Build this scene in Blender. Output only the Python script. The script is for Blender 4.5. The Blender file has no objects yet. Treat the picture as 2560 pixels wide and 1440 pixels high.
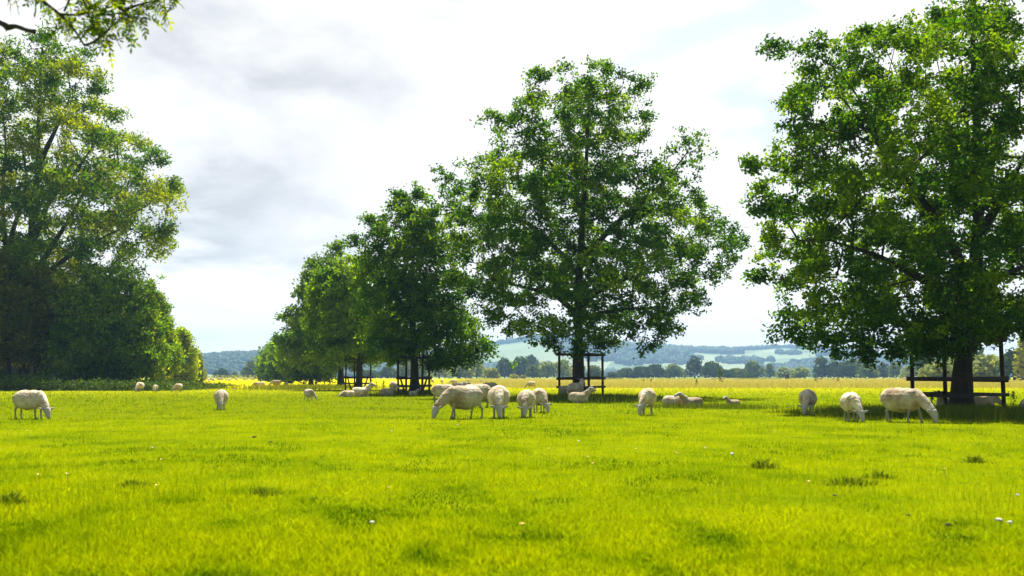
import bpy, bmesh, math, random
import numpy as np
from mathutils import Vector, noise as mnoise

# ------------------------------------------------------------------ camera, sky, sun, exposure
SC = bpy.context.scene
COL = SC.collection
FPX = 2489.0                       # 35 mm lens, in pixels of the 2560 px wide photograph
HOR = 941.0
CAMZ = 1.0
PITCH = math.atan((HOR - 720.0) / FPX)
cam_d = bpy.data.cameras.new('camera')
cam = bpy.data.objects.new('camera', cam_d)
COL.objects.link(cam)
cam.location = (0, 0, CAMZ)
cam.rotation_euler = (math.pi / 2 + PITCH, 0, 0)
cam_d.sensor_width = 36.0
cam_d.lens = 35.0
cam_d.clip_start = 0.1
cam_d.clip_end = 20000
cam_d.dof.use_dof = True
cam_d.dof.focus_distance = 42.0
cam_d.dof.aperture_fstop = 2.8
SC.camera = cam

SUN_EL = math.radians(59.0)
SUN_AZ = math.radians(2.0)         # from straight ahead towards the right
sun_dir = Vector((math.sin(SUN_AZ) * math.cos(SUN_EL), math.cos(SUN_AZ) * math.cos(SUN_EL), math.sin(SUN_EL)))
sd = bpy.data.lights.new('sun', 'SUN')
sd.energy = 5.0
sd.angle = math.radians(0.6)
sd.color = (1.0, 0.95, 0.86)
sun = bpy.data.objects.new('sun', sd)
COL.objects.link(sun)
sun.location = (0, 0, 60)
sun.rotation_euler = sun_dir.to_track_quat('Z', 'Y').to_euler()

SC.view_settings.view_transform = 'Standard'
SC.view_settings.look = 'None'
SC.view_settings.gamma = 1.0
SC.view_settings.exposure = 1.4


def P(px, py, Y):
    """point at depth Y on the sight line of a pixel of the photograph"""
    cx = (px - 1280.0) / FPX
    cz = (720.0 - py) / FPX
    dy = math.cos(PITCH) - cz * math.sin(PITCH)
    dz = math.sin(PITCH) + cz * math.cos(PITCH)
    t = Y / dy
    return np.array([cx * t, Y, CAMZ + dz * t])


def GY(py):
    cz = (720.0 - py) / FPX
    dy = math.cos(PITCH) - cz * math.sin(PITCH)
    dz = math.sin(PITCH) + cz * math.cos(PITCH)
    return -CAMZ / dz * dy


def G(px, py):
    """ground point under a pixel"""
    p = P(px, py, GY(py))
    return np.array([p[0], p[1], 0.0])


# ------------------------------------------------------------------ node helpers
class NT:
    def __init__(s, tree):
        s.t = tree
        s.n = tree.nodes
        s.l = tree.links
        s.n.clear()

    def new(s, typ, **kw):
        nd = s.n.new(typ)
        for k, v in kw.items():
            setattr(nd, k, v)
        return nd

    def put(s, sock, v):
        if hasattr(v, 'is_linked'):
            s.l.new(v, sock)
        elif v is not None:
            sock.default_value = v

    def math(s, op, a, b=None, c=None, clamp=False):
        nd = s.new('ShaderNodeMath', operation=op, use_clamp=clamp)
        for i, v in enumerate((a, b, c)):
            if v is not None:
                s.put(nd.inputs[i], v)
        return nd.outputs[0]

    def mix(s, f, a, b, blend='MIX'):
        nd = s.new('ShaderNodeMix', data_type='RGBA', blend_type=blend)
        s.put(nd.inputs[0], f)
        for sock, v in ((nd.inputs[6], a), (nd.inputs[7], b)):
            if isinstance(v, (tuple, list)):
                v = tuple(v) + (1.0,) if len(v) == 3 else v
            s.put(sock, v)
        return nd.outputs[2]

    def noise(s, vec, scale, detail=3.0, rough=0.5, dist=0.0):
        nd = s.new('ShaderNodeTexNoise')
        if vec is not None:
            s.l.new(vec, nd.inputs['Vector'])
        nd.inputs['Scale'].default_value = scale
        nd.inputs['Detail'].default_value = detail
        nd.inputs['Roughness'].default_value = rough
        nd.inputs['Distortion'].default_value = dist
        return nd.outputs[0]

    def ramp(s, f, stops, mode='LINEAR'):
        nd = s.new('ShaderNodeValToRGB')
        cr = nd.color_ramp
        cr.interpolation = mode
        while len(cr.elements) < len(stops):
            cr.elements.new(0.5)
        for e, (p, c) in zip(cr.elements, stops):
            e.position = p
            e.color = tuple(c) + (1.0,) if len(c) == 3 else c
        s.put(nd.inputs[0], f)
        return nd.outputs[0]

    def sstep(s, v, a, b):
        nd = s.new('ShaderNodeMapRange', interpolation_type='SMOOTHSTEP')
        s.put(nd.inputs[0], v)
        nd.inputs[1].default_value = a
        nd.inputs[2].default_value = b
        return nd.outputs[0]


def new_mat(name):
    m = bpy.data.materials.new(name)
    m.use_nodes = True
    return m, NT(m.node_tree)


# ------------------------------------------------------------------ world: broken white cloud over a Nishita sky
def build_world():
    w = bpy.data.worlds.new('World')
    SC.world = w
    w.use_nodes = True
    T = NT(w.node_tree)
    out = T.new('ShaderNodeOutputWorld')
    bg = T.new('ShaderNodeBackground')
    bg.inputs['Strength'].default_value = 0.068
    T.l.new(bg.outputs[0], out.inputs[0])
    sky = T.new('ShaderNodeTexSky', sky_type='NISHITA')
    sky.sun_disc = False
    sky.sun_elevation = SUN_EL
    sky.sun_rotation = SUN_AZ % (2 * math.pi)
    sky.air_density = 1.0
    sky.dust_density = 1.0
    tc = T.new('ShaderNodeTexCoord')
    sep = T.new('ShaderNodeSeparateXYZ')
    T.l.new(tc.outputs['Generated'], sep.inputs[0])
    x, y, z = sep.outputs
    yy = T.math('MAXIMUM', T.math('ABSOLUTE', y), 0.15)
    a = T.math('DIVIDE', x, yy)
    b = T.math('DIVIDE', z, yy)
    # cloud-plane coordinates, clouds flatten towards the horizon
    zz = T.math('ADD', T.math('MAXIMUM', z, 0.0), 0.16)
    comb = T.new('ShaderNodeCombineXYZ')
    T.put(comb.inputs[0], T.math('DIVIDE', x, zz))
    T.put(comb.inputs[1], T.math('MULTIPLY', T.math('DIVIDE', y, zz), 0.8))
    n1 = T.noise(comb.outputs[0], 0.9, 6.0, 0.55, 0.25)
    n2 = T.noise(comb.outputs[0], 2.6, 6.0, 0.6, 0.3)
    c2 = T.new('ShaderNodeCombineXYZ')
    T.put(c2.inputs[0], a)
    T.put(c2.inputs[1], T.math('MULTIPLY', b, 1.9))
    n3 = T.noise(c2.outputs[0], 5.0, 6.0, 0.58, 0.2)
    # warped view-independent sky positions of the grey cloud bases and of the blue gaps
    aw = T.math('ADD', a, T.math('MULTIPLY', T.math('SUBTRACT', n2, 0.5), 0.30))
    bw = T.math('ADD', b, T.math('MULTIPLY', T.math('SUBTRACT', n1, 0.5), 0.22))

    def blobs(lst):
        tot = None
        for (px, py, sx, sy, amp) in lst:
            ca = (px - 1280.0) / FPX
            p = P(px, py, 1.0)
            cb = p[2] - CAMZ
            u = T.math('MULTIPLY', T.math('SUBTRACT', aw, ca), FPX / sx)
            v = T.math('MULTIPLY', T.math('SUBTRACT', bw, cb), FPX / sy)
            r2 = T.math('ADD', T.math('MULTIPLY', u, u), T.math('MULTIPLY', v, v))
            g = T.math('MULTIPLY', T.math('POWER', 2.718, T.math('MULTIPLY', r2, -1.0)), amp)
            tot = g if tot is None else T.math('ADD', tot, g)
        return tot
    grey = blobs([(520, 180, 420, 150, .62), (800, 225, 240, 60, .55), (560, 450, 330, 95, 1.0), (700, 560, 230, 80, .85),
                  (500, 600, 120, 40, .6), (760, 640, 130, 40, .6), (950, 60, 500, 120, .38), (1180, 330, 260, 200, .25),
                  (150, 40, 300, 80, .45), (600, 800, 260, 50, .30), (1500, 60, 120, 60, .18)])
    blue = blobs([(1620, 130, 200, 55, .75), (1760, 60, 260, 45, .8), (1900, 330, 90, 110, .7), (2010, 30, 120, 40, .7),
                  (1840, 240, 110, 60, .5), (2450, 30, 200, 60, .5)])
    gsum = T.math('ADD', grey, T.math('MULTIPLY', T.math('SUBTRACT', n3, 0.50), 2.4))
    gsum = T.math('ADD', gsum, T.math('MULTIPLY', T.math('SUBTRACT', n2, 0.5), 1.1))
    gf = T.sstep(gsum, -0.15, 1.45)
    cloud = T.ramp(gf, [(0.0, (6.6, 6.55, 6.5)), (0.35, (5.9, 5.88, 5.9)), (0.7, (4.85, 4.9, 5.0)), (1.0, (3.75, 3.85, 3.98))])
    bsum = T.math('ADD', blue, T.math('MULTIPLY', T.math('SUBTRACT', n3, 0.5), 1.6))
    bf = T.math('MULTIPLY', T.sstep(bsum, 0.15, 0.9), 0.8)
    blue_c = T.mix(0.95, sky.outputs[0], (4.9, 5.4, 6.5))
    col = T.mix(bf, cloud, blue_c)
    hz = T.math('SUBTRACT', 1.0, T.sstep(z, 0.0, 0.16))
    col = T.mix(hz, col, T.mix(1.0, col, (1.25, 1.17, 1.08), 'MULTIPLY'))
    # unseen sky overhead and behind is made darker and blue-grey to cut fill light
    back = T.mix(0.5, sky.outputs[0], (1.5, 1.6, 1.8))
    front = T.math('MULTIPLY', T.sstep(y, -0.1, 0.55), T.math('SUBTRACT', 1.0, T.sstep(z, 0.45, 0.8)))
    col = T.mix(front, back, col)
    # towards the ground the world fades to the Nishita horizon
    low = T.sstep(z, -0.12, 0.0)
    col = T.mix(low, sky.outputs[0], col)
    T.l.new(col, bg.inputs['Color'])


build_world()


# ------------------------------------------------------------------ materials
def leaf_mat(name, dark, mid, light, trans=0.5, warm=(1.5, 1.25, 0.35), gloss=0.012):
    m, T = new_mat(name)
    out = T.new('ShaderNodeOutputMaterial')
    at = T.new('ShaderNodeAttribute', attribute_name='tint')
    c = T.ramp(at.outputs['Fac'], [(0.0, dark), (0.5, mid), (1.0, light)])
    d = T.new('ShaderNodeBsdfDiffuse')
    T.l.new(c, d.inputs[0])
    tr = T.new('ShaderNodeBsdfTranslucent')
    tc = T.mix(1.0, c, warm, 'MULTIPLY')
    T.l.new(tc, tr.inputs[0])
    g = T.new('ShaderNodeBsdfGlossy')
    g.inputs['Color'].default_value = (0.6, 0.65, 0.6, 1)
    g.inputs['Roughness'].default_value = 0.45
    mx = T.new('ShaderNodeMixShader')
    mx.inputs[0].default_value = trans
    T.l.new(d.outputs[0], mx.inputs[1])
    T.l.new(tr.outputs[0], mx.inputs[2])
    m2 = T.new('ShaderNodeMixShader')
    m2.inputs[0].default_value = gloss
    T.l.new(mx.outputs[0], m2.inputs[1])
    T.l.new(g.outputs[0], m2.inputs[2])
    T.l.new(m2.outputs[0], out.inputs[0])
    return m


def bark_mat(name, c1, c2, scale=6.0, moss=0.0):
    m, T = new_mat(name)
    out = T.new('ShaderNodeOutputMaterial')
    b = T.new('ShaderNodeBsdfPrincipled')
    b.inputs['Roughness'].default_value = 0.9
    tc = T.new('ShaderNodeTexCoord')
    mp = T.new('ShaderNodeMapping')
    mp.inputs['Scale'].default_value = (1, 1, 0.22)
    T.l.new(tc.outputs['Object'], mp.inputs[0])
    n = T.noise(mp.outputs[0], scale, 5.0, 0.65)
    c = T.ramp(n, [(0.3, c1), (0.7, c2)])
    if moss:
        n2 = T.noise(tc.outputs['Object'], 1.3, 3.0)
        c = T.mix(T.math('MULTIPLY', T.sstep(n2, 0.5, 0.7), moss), c, (0.07, 0.085, 0.03))
    T.l.new(c, b.inputs['Base Color'])
    bp = T.new('ShaderNodeBump')
    bp.inputs['Strength'].default_value = 0.8
    bp.inputs['Distance'].default_value = 0.03
    T.l.new(n, bp.inputs['Height'])
    T.l.new(bp.outputs[0], b.inputs['Normal'])
    T.l.new(b.outputs[0], out.inputs[0])
    return m


M = {}
M['oak'] = leaf_mat('oak_leaf', (0.012, 0.046, 0.003), (0.050, 0.135, 0.004), (0.20, 0.30, 0.006), 0.50, (1.55, 1.5, 0.25))
M['oak_pale'] = leaf_mat('oak_leaf_blueish', (0.020, 0.055, 0.010), (0.065, 0.14, 0.022), (0.19, 0.28, 0.035), 0.45, (1.4, 1.4, 0.5))
M['ash'] = leaf_mat('ash_leaf', (0.022, 0.070, 0.006), (0.068, 0.165, 0.010), (0.29, 0.34, 0.006), 0.5, (1.5, 1.4, 0.3))
M['olive'] = leaf_mat('olive_leaf', (0.05, 0.08, 0.006), (0.13, 0.17, 0.008), (0.30, 0.31, 0.010), 0.4, (1.4, 1.2, 0.3))
M['maple'] = leaf_mat('maple_leaf', (0.025, 0.075, 0.006), (0.09, 0.20, 0.010), (0.30, 0.38, 0.008), 0.5, (1.5, 1.4, 0.3))
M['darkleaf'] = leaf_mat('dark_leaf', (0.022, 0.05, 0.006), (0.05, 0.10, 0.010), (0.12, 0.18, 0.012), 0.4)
M['hawthorn'] = leaf_mat('hawthorn_leaf', (0.12, 0.16, 0.006), (0.31, 0.38, 0.008), (0.50, 0.55, 0.010), 0.55, (1.25, 1.35, 0.3))
M['far_dark'] = leaf_mat('far_dark_leaf', (0.020, 0.045, 0.016), (0.04, 0.08, 0.024), (0.085, 0.13, 0.03), 0.3)
M['hill_wood'] = leaf_mat('hill_wood_leaf', (0.010, 0.026, 0.012), (0.018, 0.042, 0.018), (0.04, 0.07, 0.025), 0.2, (1, 1, .6))
M['far_mid'] = leaf_mat('far_green_leaf', (0.05, 0.09, 0.02), (0.10, 0.15, 0.03), (0.2, 0.25, 0.05), 0.35)
M['far_pale'] = leaf_mat('far_pale_leaf', (0.12, 0.17, 0.04), (0.25, 0.30, 0.08), (0.42, 0.44, 0.12), 0.45, (1.2, 1.15, 0.5))
M['far_yellow'] = leaf_mat('far_yellow_leaf', (0.12, 0.15, 0.015), (0.26, 0.28, 0.02), (0.42, 0.40, 0.03), 0.4, (1.25, 1.15, 0.3))
M['grass'] = leaf_mat('grass_blade', (0.030, 0.085, 0.001), (0.182, 0.262, 0.0010), (0.305, 0.36, 0.0012), 0.5, (1.3, 1.2, 0.15), 0.0)
M['tallgrass'] = leaf_mat('tall_grass_blade', (0.035, 0.075, 0.006), (0.09, 0.14, 0.008), (0.26, 0.26, 0.04), 0.45, (1.35, 1.2, 0.3))
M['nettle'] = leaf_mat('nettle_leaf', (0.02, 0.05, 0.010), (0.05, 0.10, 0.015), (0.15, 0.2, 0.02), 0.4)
M['bark'] = bark_mat('oak_bark', (0.016, 0.013, 0.010), (0.050, 0.041, 0.031), 7.0, 0.3)
M['ashbark'] = bark_mat('ash_bark', (0.018, 0.016, 0.014), (0.052, 0.046, 0.039), 5.0, 0.2)
M['post'] = bark_mat('weathered_post_wood', (0.022, 0.014, 0.010), (0.062, 0.040, 0.027), 14.0)


def simple_mat(name, color, rough=0.8, bump=0.0, scale=30.0, var=0.3, metal=0.0):
    m, T = new_mat(name)
    out = T.new('ShaderNodeOutputMaterial')
    b = T.new('ShaderNodeBsdfPrincipled')
    b.inputs['Roughness'].default_value = rough
    b.inputs['Metallic'].default_value = metal
    tc = T.new('ShaderNodeTexCoord')
    n = T.noise(tc.outputs['Object'], scale, 4.0)
    c1 = tuple(v * (1 - var) for v in color)
    c2 = tuple(min(1, v * (1 + var)) for v in color)
    T.l.new(T.ramp(n, [(0.3, c1), (0.7, c2)]), b.inputs['Base Color'])
    if bump:
        bp = T.new('ShaderNodeBump')
        bp.inputs['Strength'].default_value = bump
        bp.inputs['Distance'].default_value = 0.01
        T.l.new(n, bp.inputs['Height'])
        T.l.new(bp.outputs[0], b.inputs['Normal'])
    T.l.new(b.outputs[0], out.inputs[0])
    return m


M['wire'] = simple_mat('galvanised_wire', (0.05, 0.05, 0.05), 0.6, metal=0.0)
M['eye'] = simple_mat('sheep_eye', (0.012, 0.010, 0.008), 0.2)
M['wool_fleck'] = simple_mat('wool_fleck', (0.62, 0.59, 0.50), 0.95, 0.6, 60)
M['buttercup'] = simple_mat('buttercup_petal', (0.75, 0.45, 0.01), 0.5, 0, 40, 0.15)
M['dung'] = simple_mat('dry_dung', (0.045, 0.035, 0.018), 0.95, 0.8, 40)
M['bin'] = simple_mat('dark_rusty_metal', (0.03, 0.02, 0.018), 0.7, 0.3, 8)
M['stalk'] = simple_mat('plant_stalk', (0.10, 0.12, 0.02), 0.8)


def fleece_mat():
    m, T = new_mat('fleece')
    out = T.new('ShaderNodeOutputMaterial')
    b = T.new('ShaderNodeBsdfPrincipled')
    b.inputs['Roughness'].default_value = 0.95
    b.inputs['Sheen Weight'].default_value = 0.05
    tc = T.new('ShaderNodeTexCoord')
    oi = T.new('ShaderNodeObjectInfo')
    mp = T.new('ShaderNodeMapping')
    T.l.new(tc.outputs['Object'], mp.inputs[0])
    add = T.new('ShaderNodeVectorMath', operation='ADD')
    T.l.new(mp.outputs[0], add.inputs[0])
    cmb = T.new('ShaderNodeCombineXYZ')
    T.put(cmb.inputs[0], T.math('MULTIPLY', oi.outputs['Random'], 37.0))
    T.l.new(cmb.outputs[0], add.inputs[1])
    v = add.outputs[0]
    n1 = T.noise(v, 3.2, 4.0, 0.6, 0.4)
    n2 = T.noise(v, 22.0, 4.0, 0.65)
    n3 = T.noise(v, 70.0, 3.0, 0.6)
    c = T.ramp(n1, [(0.34, (0.30, 0.20, 0.105)), (0.46, (0.46, 0.36, 0.22)), (0.58, (0.55, 0.46, 0.32)), (0.72, (0.72, 0.66, 0.54))])
    c = T.mix(T.math('MULTIPLY', T.sstep(n2, 0.48, 0.72), 0.5), c, (0.24, 0.16, 0.08))
    tone = T.math('MULTIPLY_ADD', oi.outputs['Random'], 0.34, 0.90)
    cm = T.new('ShaderNodeMix', data_type='RGBA', blend_type='MULTIPLY')
    cm.inputs[0].default_value = 1.0
    T.l.new(c, cm.inputs[6])
    T.l.new(tone, cm.inputs[7])
    T.l.new(cm.outputs[2], b.inputs['Base Color'])
    bp = T.new('ShaderNodeBump')
    bp.inputs['Strength'].default_value = 0.9
    bp.inputs['Distance'].default_value = 0.02
    T.l.new(T.math('ADD', n2, T.math('MULTIPLY', n3, 0.5)), bp.inputs['Height'])
    T.l.new(bp.outputs[0], b.inputs['Normal'])
    T.l.new(b.outputs[0], out.inputs[0])
    return m


def skin_mat(name, base, dark):
    m, T = new_mat(name)
    out = T.new('ShaderNodeOutputMaterial')
    b = T.new('ShaderNodeBsdfPrincipled')
    b.inputs['Roughness'].default_value = 0.85
    at = T.new('ShaderNodeAttribute', attribute_name='mark')
    tc = T.new('ShaderNodeTexCoord')
    n = T.noise(tc.outputs['Object'], 25.0, 3.0)
    c = T.mix(T.math('MULTIPLY', n, 0.5), base, tuple(v * 0.7 for v in base))
    c = T.mix(at.outputs['Fac'], c, dark)
    T.l.new(c, b.inputs['Base Color'])
    T.l.new(b.outputs[0], out.inputs[0])
    return m


M['fleece'] = fleece_mat()
M['skin'] = skin_mat('white_sheep_hair', (0.44, 0.40, 0.33), (0.07, 0.05, 0.045))
M['skin_dark'] = skin_mat('grey_brown_lamb_hair', (0.09, 0.07, 0.055), (0.03, 0.025, 0.02))


def ground_mat():
    m, T = new_mat('meadow_ground')
    out = T.new('ShaderNodeOutputMaterial')
    b = T.new('ShaderNodeBsdfPrincipled')
    b.inputs['Roughness'].default_value = 1.0
    b.inputs['Specular IOR Level'].default_value = 0.0
    tc = T.new('ShaderNodeTexCoord')
    sep = T.new('ShaderNodeSeparateXYZ')
    T.l.new(tc.outputs['Object'], sep.inputs[0])
    x, y, z = sep.outputs
    o = tc.outputs['Object']
    n_big = T.noise(o, 0.05, 4.0, 0.6)
    n_mid = T.noise(o, 0.6, 5.0, 0.65)
    n_fin = T.noise(o, 9.0, 4.0, 0.7)
    near = T.ramp(n_mid, [(0.30, (0.065, 0.105, 0.001)), (0.5, (0.125, 0.162, 0.001)), (0.72, (0.185, 0.205, 0.002))])
    near = T.mix(T.math('MULTIPLY', T.sstep(n_fin, 0.5, 0.75), 0.35), near, (0.06, 0.11, 0.001))
    # darker strip of the field between about 24 and 55 m, on the left
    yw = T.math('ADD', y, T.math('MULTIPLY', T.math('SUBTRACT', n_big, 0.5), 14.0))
    dark_strip = T.math('MULTIPLY', T.sstep(yw, 21.0, 27.0), T.math('SUBTRACT', 1.0, T.sstep(yw, 50.0, 66.0)))
    dark_strip = T.math('MULTIPLY', dark_strip, T.math('SUBTRACT', 1.0, T.sstep(x, -4.0, 4.0)))
    near = T.mix(T.math('MULTIPLY', dark_strip, 0.6), near, (0.10, 0.125, 0.002))
    # yellow mid field, seed-head straw further out on the right, bright lemon on the left
    midf = T.ramp(n_mid, [(0.3, (0.22, 0.225, 0.003)), (0.7, (0.31, 0.29, 0.005))])
    c = T.mix(T.sstep(yw, 42.0, 84.0), near, midf)
    n_x = T.noise(o, 0.018, 4.0, 0.6)
    straw = T.ramp(n_mid, [(0.3, (0.31, 0.275, 0.045)), (0.7, (0.41, 0.355, 0.085))])
    xw = T.math('ADD', x, T.math('MULTIPLY', T.math('SUBTRACT', n_x, 0.5), 30.0))
    sf = T.math('MULTIPLY', T.sstep(T.math('ADD', y, T.math('MULTIPLY', T.math('SUBTRACT', n_x, 0.5), 90.0)), 80.0, 135.0), T.sstep(xw, -14.0, 4.0))
    c = T.mix(sf, c, straw)
    lem = T.math('MULTIPLY', T.sstep(yw, 76.0, 90.0), T.math('SUBTRACT', 1.0, T.sstep(xw, -30.0, -8.0)))
    c = T.mix(lem, c, T.ramp(n_mid, [(0.3, (0.40, 0.36, 0.002)), (0.7, (0.52, 0.44, 0.004))]))
    # far fields behind the hedges
    farc = T.ramp(T.noise(o, 0.006, 2.0), [(0.4, (0.12, 0.17, 0.03)), (0.6, (0.25, 0.27, 0.06))])
    c = T.mix(T.sstep(y, 432.0, 450.0), c, farc)
    T.l.new(c, b.inputs['Base Color'])
    bp = T.new('ShaderNodeBump')
    bp.inputs['Strength'].default_value = 0.6
    bp.inputs['Distance'].default_value = 0.05
    T.l.new(T.math('ADD', n_fin, n_mid), bp.inputs['Height'])
    T.l.new(bp.outputs[0], b.inputs['Normal'])
    T.l.new(b.outputs[0], out.inputs[0])
    return m


def hill_mat(name, scale, seed):
    m, T = new_mat(name)
    out = T.new('ShaderNodeOutputMaterial')
    b = T.new('ShaderNodeBsdfPrincipled')
    b.inputs['Roughness'].default_value = 1.0
    tc = T.new('ShaderNodeTexCoord')
    mp = T.new('ShaderNodeMapping')
    mp.inputs['Location'].default_value = (seed, seed * 2.0, 0)
    T.l.new(tc.outputs['Object'], mp.inputs[0])
    vo = T.new('ShaderNodeTexVoronoi')
    vo.inputs['Scale'].default_value = scale
    T.l.new(mp.outputs[0], vo.inputs['Vector'])
    s = T.new('ShaderNodeSeparateColor')
    T.l.new(vo.outputs['Color'], s.inputs[0])
    c = T.ramp(s.outputs[0], [(0.0, (0.05, 0.10, 0.04)), (0.4, (0.08, 0.14, 0.05)), (0.7, (0.14, 0.19, 0.08)), (1.0, (0.20, 0.23, 0.11))])
    n = T.noise(mp.outputs[0], 0.02, 4.0)
    c = T.mix(T.math('MULTIPLY', T.sstep(n, 0.5, 0.7), 0.4), c, (0.07, 0.12, 0.04))
    T.l.new(c, b.inputs['Base Color'])
    T.l.new(b.outputs[0], out.inputs[0])
    return m


# ------------------------------------------------------------------ mesh helpers
def tag(o, label=None, cat=None, group=None, kind=None):
    for k, v in (('label', label), ('category', cat), ('group', group), ('kind', kind)):
        if v:
            o[k] = v
    return o


def empty(name, loc, rz=0.0):
    o = bpy.data.objects.new(name, None)
    o.empty_display_size = 0.3
    COL.objects.link(o)
    o.location = loc
    o.rotation_euler = (0, 0, rz)
    return o


def mesh_arr(name, V, faces, mat, parent=None, smooth=False, tint=None, link=True):
    """V (N,3); faces a list of (M,k) index arrays; tint one value per face"""
    V = np.asarray(V, dtype=np.float32)
    me = bpy.data.meshes.new(name)
    me.vertices.add(len(V))
    me.vertices.foreach_set('co', V.ravel())
    faces = [np.asarray(f, dtype=np.int32) for f in faces if len(f)]
    loops = np.concatenate([f.ravel() for f in faces])
    tot = np.concatenate([np.full(len(f), f.shape[1], dtype=np.int32) for f in faces])
    start = np.concatenate([[0], np.cumsum(tot)[:-1]]).astype(np.int32)
    me.loops.add(len(loops))
    me.loops.foreach_set('vertex_index', loops)
    me.polygons.add(len(tot))
    me.polygons.foreach_set('loop_start', start)
    me.polygons.foreach_set('loop_total', tot)
    if smooth:
        me.polygons.foreach_set('use_smooth', np.ones(len(tot), dtype=bool))
    if tint is not None:
        at = me.attributes.new('tint', 'FLOAT', 'FACE')
        at.data.foreach_set('value', np.asarray(tint, dtype=np.float32))
    me.materials.append(mat)
    me.update(calc_edges=True)
    me.validate()
    o = bpy.data.objects.new(name, me)
    if link:
        COL.objects.link(o)
    if parent is not None:
        o.parent = parent
    return o


def unit(a):
    return a / np.maximum(np.linalg.norm(a, axis=-1, keepdims=True), 1e-9)


def hash2(ix, iy, seed):
    h = np.sin(ix * 127.1 + iy * 311.7 + seed * 74.7) * 43758.5453
    return h - np.floor(h)


def vnoise(x, y, seed=0.0):
    ix, iy = np.floor(x), np.floor(y)
    fx, fy = x - ix, y - iy
    fx = fx * fx * (3 - 2 * fx)
    fy = fy * fy * (3 - 2 * fy)
    a = hash2(ix, iy, seed)
    b = hash2(ix + 1, iy, seed)
    c = hash2(ix, iy + 1, seed)
    d = hash2(ix + 1, iy + 1, seed)
    return (a * (1 - fx) + b * fx) * (1 - fy) + (c * (1 - fx) + d * fx) * fy


def fnoise(x, y, seed=0.0):
    return (vnoise(x, y, seed) + 0.5 * vnoise(2.1 * x, 2.1 * y, seed + 3) + 0.25 * vnoise(4.3 * x, 4.3 * y, seed + 7)) / 1.75


def prisms(p0, p1, r0, r1, k=5):
    """tapered k-sided tubes for many segments at once"""
    E = len(p0)
    d = unit(p1 - p0)
    ref = np.where(np.abs(d[:, 2:3]) > 0.9, np.array([[1.0, 0, 0]]), np.array([[0, 0, 1.0]]))
    u = unit(np.cross(d, ref))
    w = np.cross(d, u)
    an = np.arange(k) * 2 * math.pi / k
    ring = u[:, None, :] * np.cos(an)[None, :, None] + w[:, None, :] * np.sin(an)[None, :, None]
    a = p0[:, None, :] + ring * r0[:, None, None]
    b = p1[:, None, :] + ring * r1[:, None, None]
    V = np.concatenate([a, b], axis=1).reshape(-1, 3)
    base = (np.arange(E) * 2 * k)[:, None]
    i = np.arange(k)
    j = (i + 1) % k
    F = np.stack([base + i, base + j, base + k + j, base + k + i], axis=-1).reshape(-1, 4)
    return V, F


def tube(path, radii, k=10, cap=True):
    """one smooth loft along a polyline"""
    path = np.asarray(path, float)
    n = len(path)
    tang = np.zeros_like(path)
    tang[1:-1] = path[2:] - path[:-2]
    tang[0] = path[1] - path[0]
    tang[-1] = path[-1] - path[-2]
    tang = unit(tang)
    ref = np.array([0.0, 1.0, 0.0]) if abs(tang[0][1]) < 0.9 else np.array([1.0, 0, 0])
    V = []
    an = np.arange(k) * 2 * math.pi / k
    u = unit(np.cross(tang[0], ref))
    for i in range(n):
        u = unit(u - tang[i] * np.dot(u, tang[i]))
        w = np.cross(tang[i], u)
        V.append(path[i] + radii[i] * (np.cos(an)[:, None] * u + np.sin(an)[:, None] * w))
    V = np.concatenate(V)
    i = np.arange(k)
    j = (i + 1) % k
    F = np.concatenate([np.stack([s * k + i, s * k + j, (s + 1) * k + j, (s + 1) * k + i], axis=-1) for s in range(n - 1)])
    fs = [F]
    if cap:
        fs.append(np.array([list(range(k))[::-1], list((n - 1) * k + i)]))
    return V, fs


def smooth_path(pts, n):
    """Catmull-Rom through points"""
    pts = np.asarray(pts, float)
    P_ = np.vstack([2 * pts[0] - pts[1], pts, 2 * pts[-1] - pts[-2]])
    out = []
    m = len(pts) - 1
    for q in np.linspace(0, m - 1e-6, n):
        i = int(q)
        t = q - i
        p0, p1, p2, p3 = P_[i], P_[i + 1], P_[i + 2], P_[i + 3]
        out.append(0.5 * ((2 * p1) + (-p0 + p2) * t + (2 * p0 - 5 * p1 + 4 * p2 - p3) * t * t + (-p0 + 3 * p1 - 3 * p2 + p3) * t ** 3))
    return np.array(out)


def leaf_quads(C, N, L, W, rng, fold=0.0):
    """rhombic leaves at centres C with normals N"""
    n = len(C)
    N = unit(N)
    t = unit(np.cross(N, rng.normal(size=(n, 3))))
    s = np.cross(N, t)
    L = L[:, None]
    W = W[:, None]
    V = np.stack([C - t * L * 0.5, C - s * W * 0.5 + t * L * 0.06, C + t * L * 0.5 - N * L * fold, C + s * W * 0.5 + t * L * 0.06], axis=1)
    F = np.arange(n * 4).reshape(n, 4)
    return V.reshape(-1, 3), F


# ------------------------------------------------------------------ the setting
def build_ground():
    def graded(a, b, n, k):
        s = np.linspace(-1, 1, n)
        return (np.sinh(s * k) / math.sinh(k)) * (b - a) / 2 + (a + b) / 2
    xs = graded(-6000, 6000, 91, 7.0)
    ys = np.concatenate([np.linspace(-300, -5, 8), np.linspace(0, 60, 61), 60 + np.geomspace(2, 3300, 56)])
    X, Y = np.meshgrid(xs, ys)
    Z = np.where((Y < 70) & (Y > 0), (fnoise(X * 0.5, Y * 0.5, 4) - 0.5) * 0.05, 0.0)
    V = np.stack([X, Y, Z], axis=-1).reshape(-1, 3)
    ny, nx = X.shape
    i = (np.arange(ny - 1)[:, None] * nx + np.arange(nx - 1)[None, :]).ravel()
    F = np.stack([i, i + 1, i + nx + 1, i + nx], axis=-1)
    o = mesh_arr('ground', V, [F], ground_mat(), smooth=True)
    tag(o, 'sunlit yellow green sheep pasture running out to the far hedges', 'ground', kind='structure')


build_ground()


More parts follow.
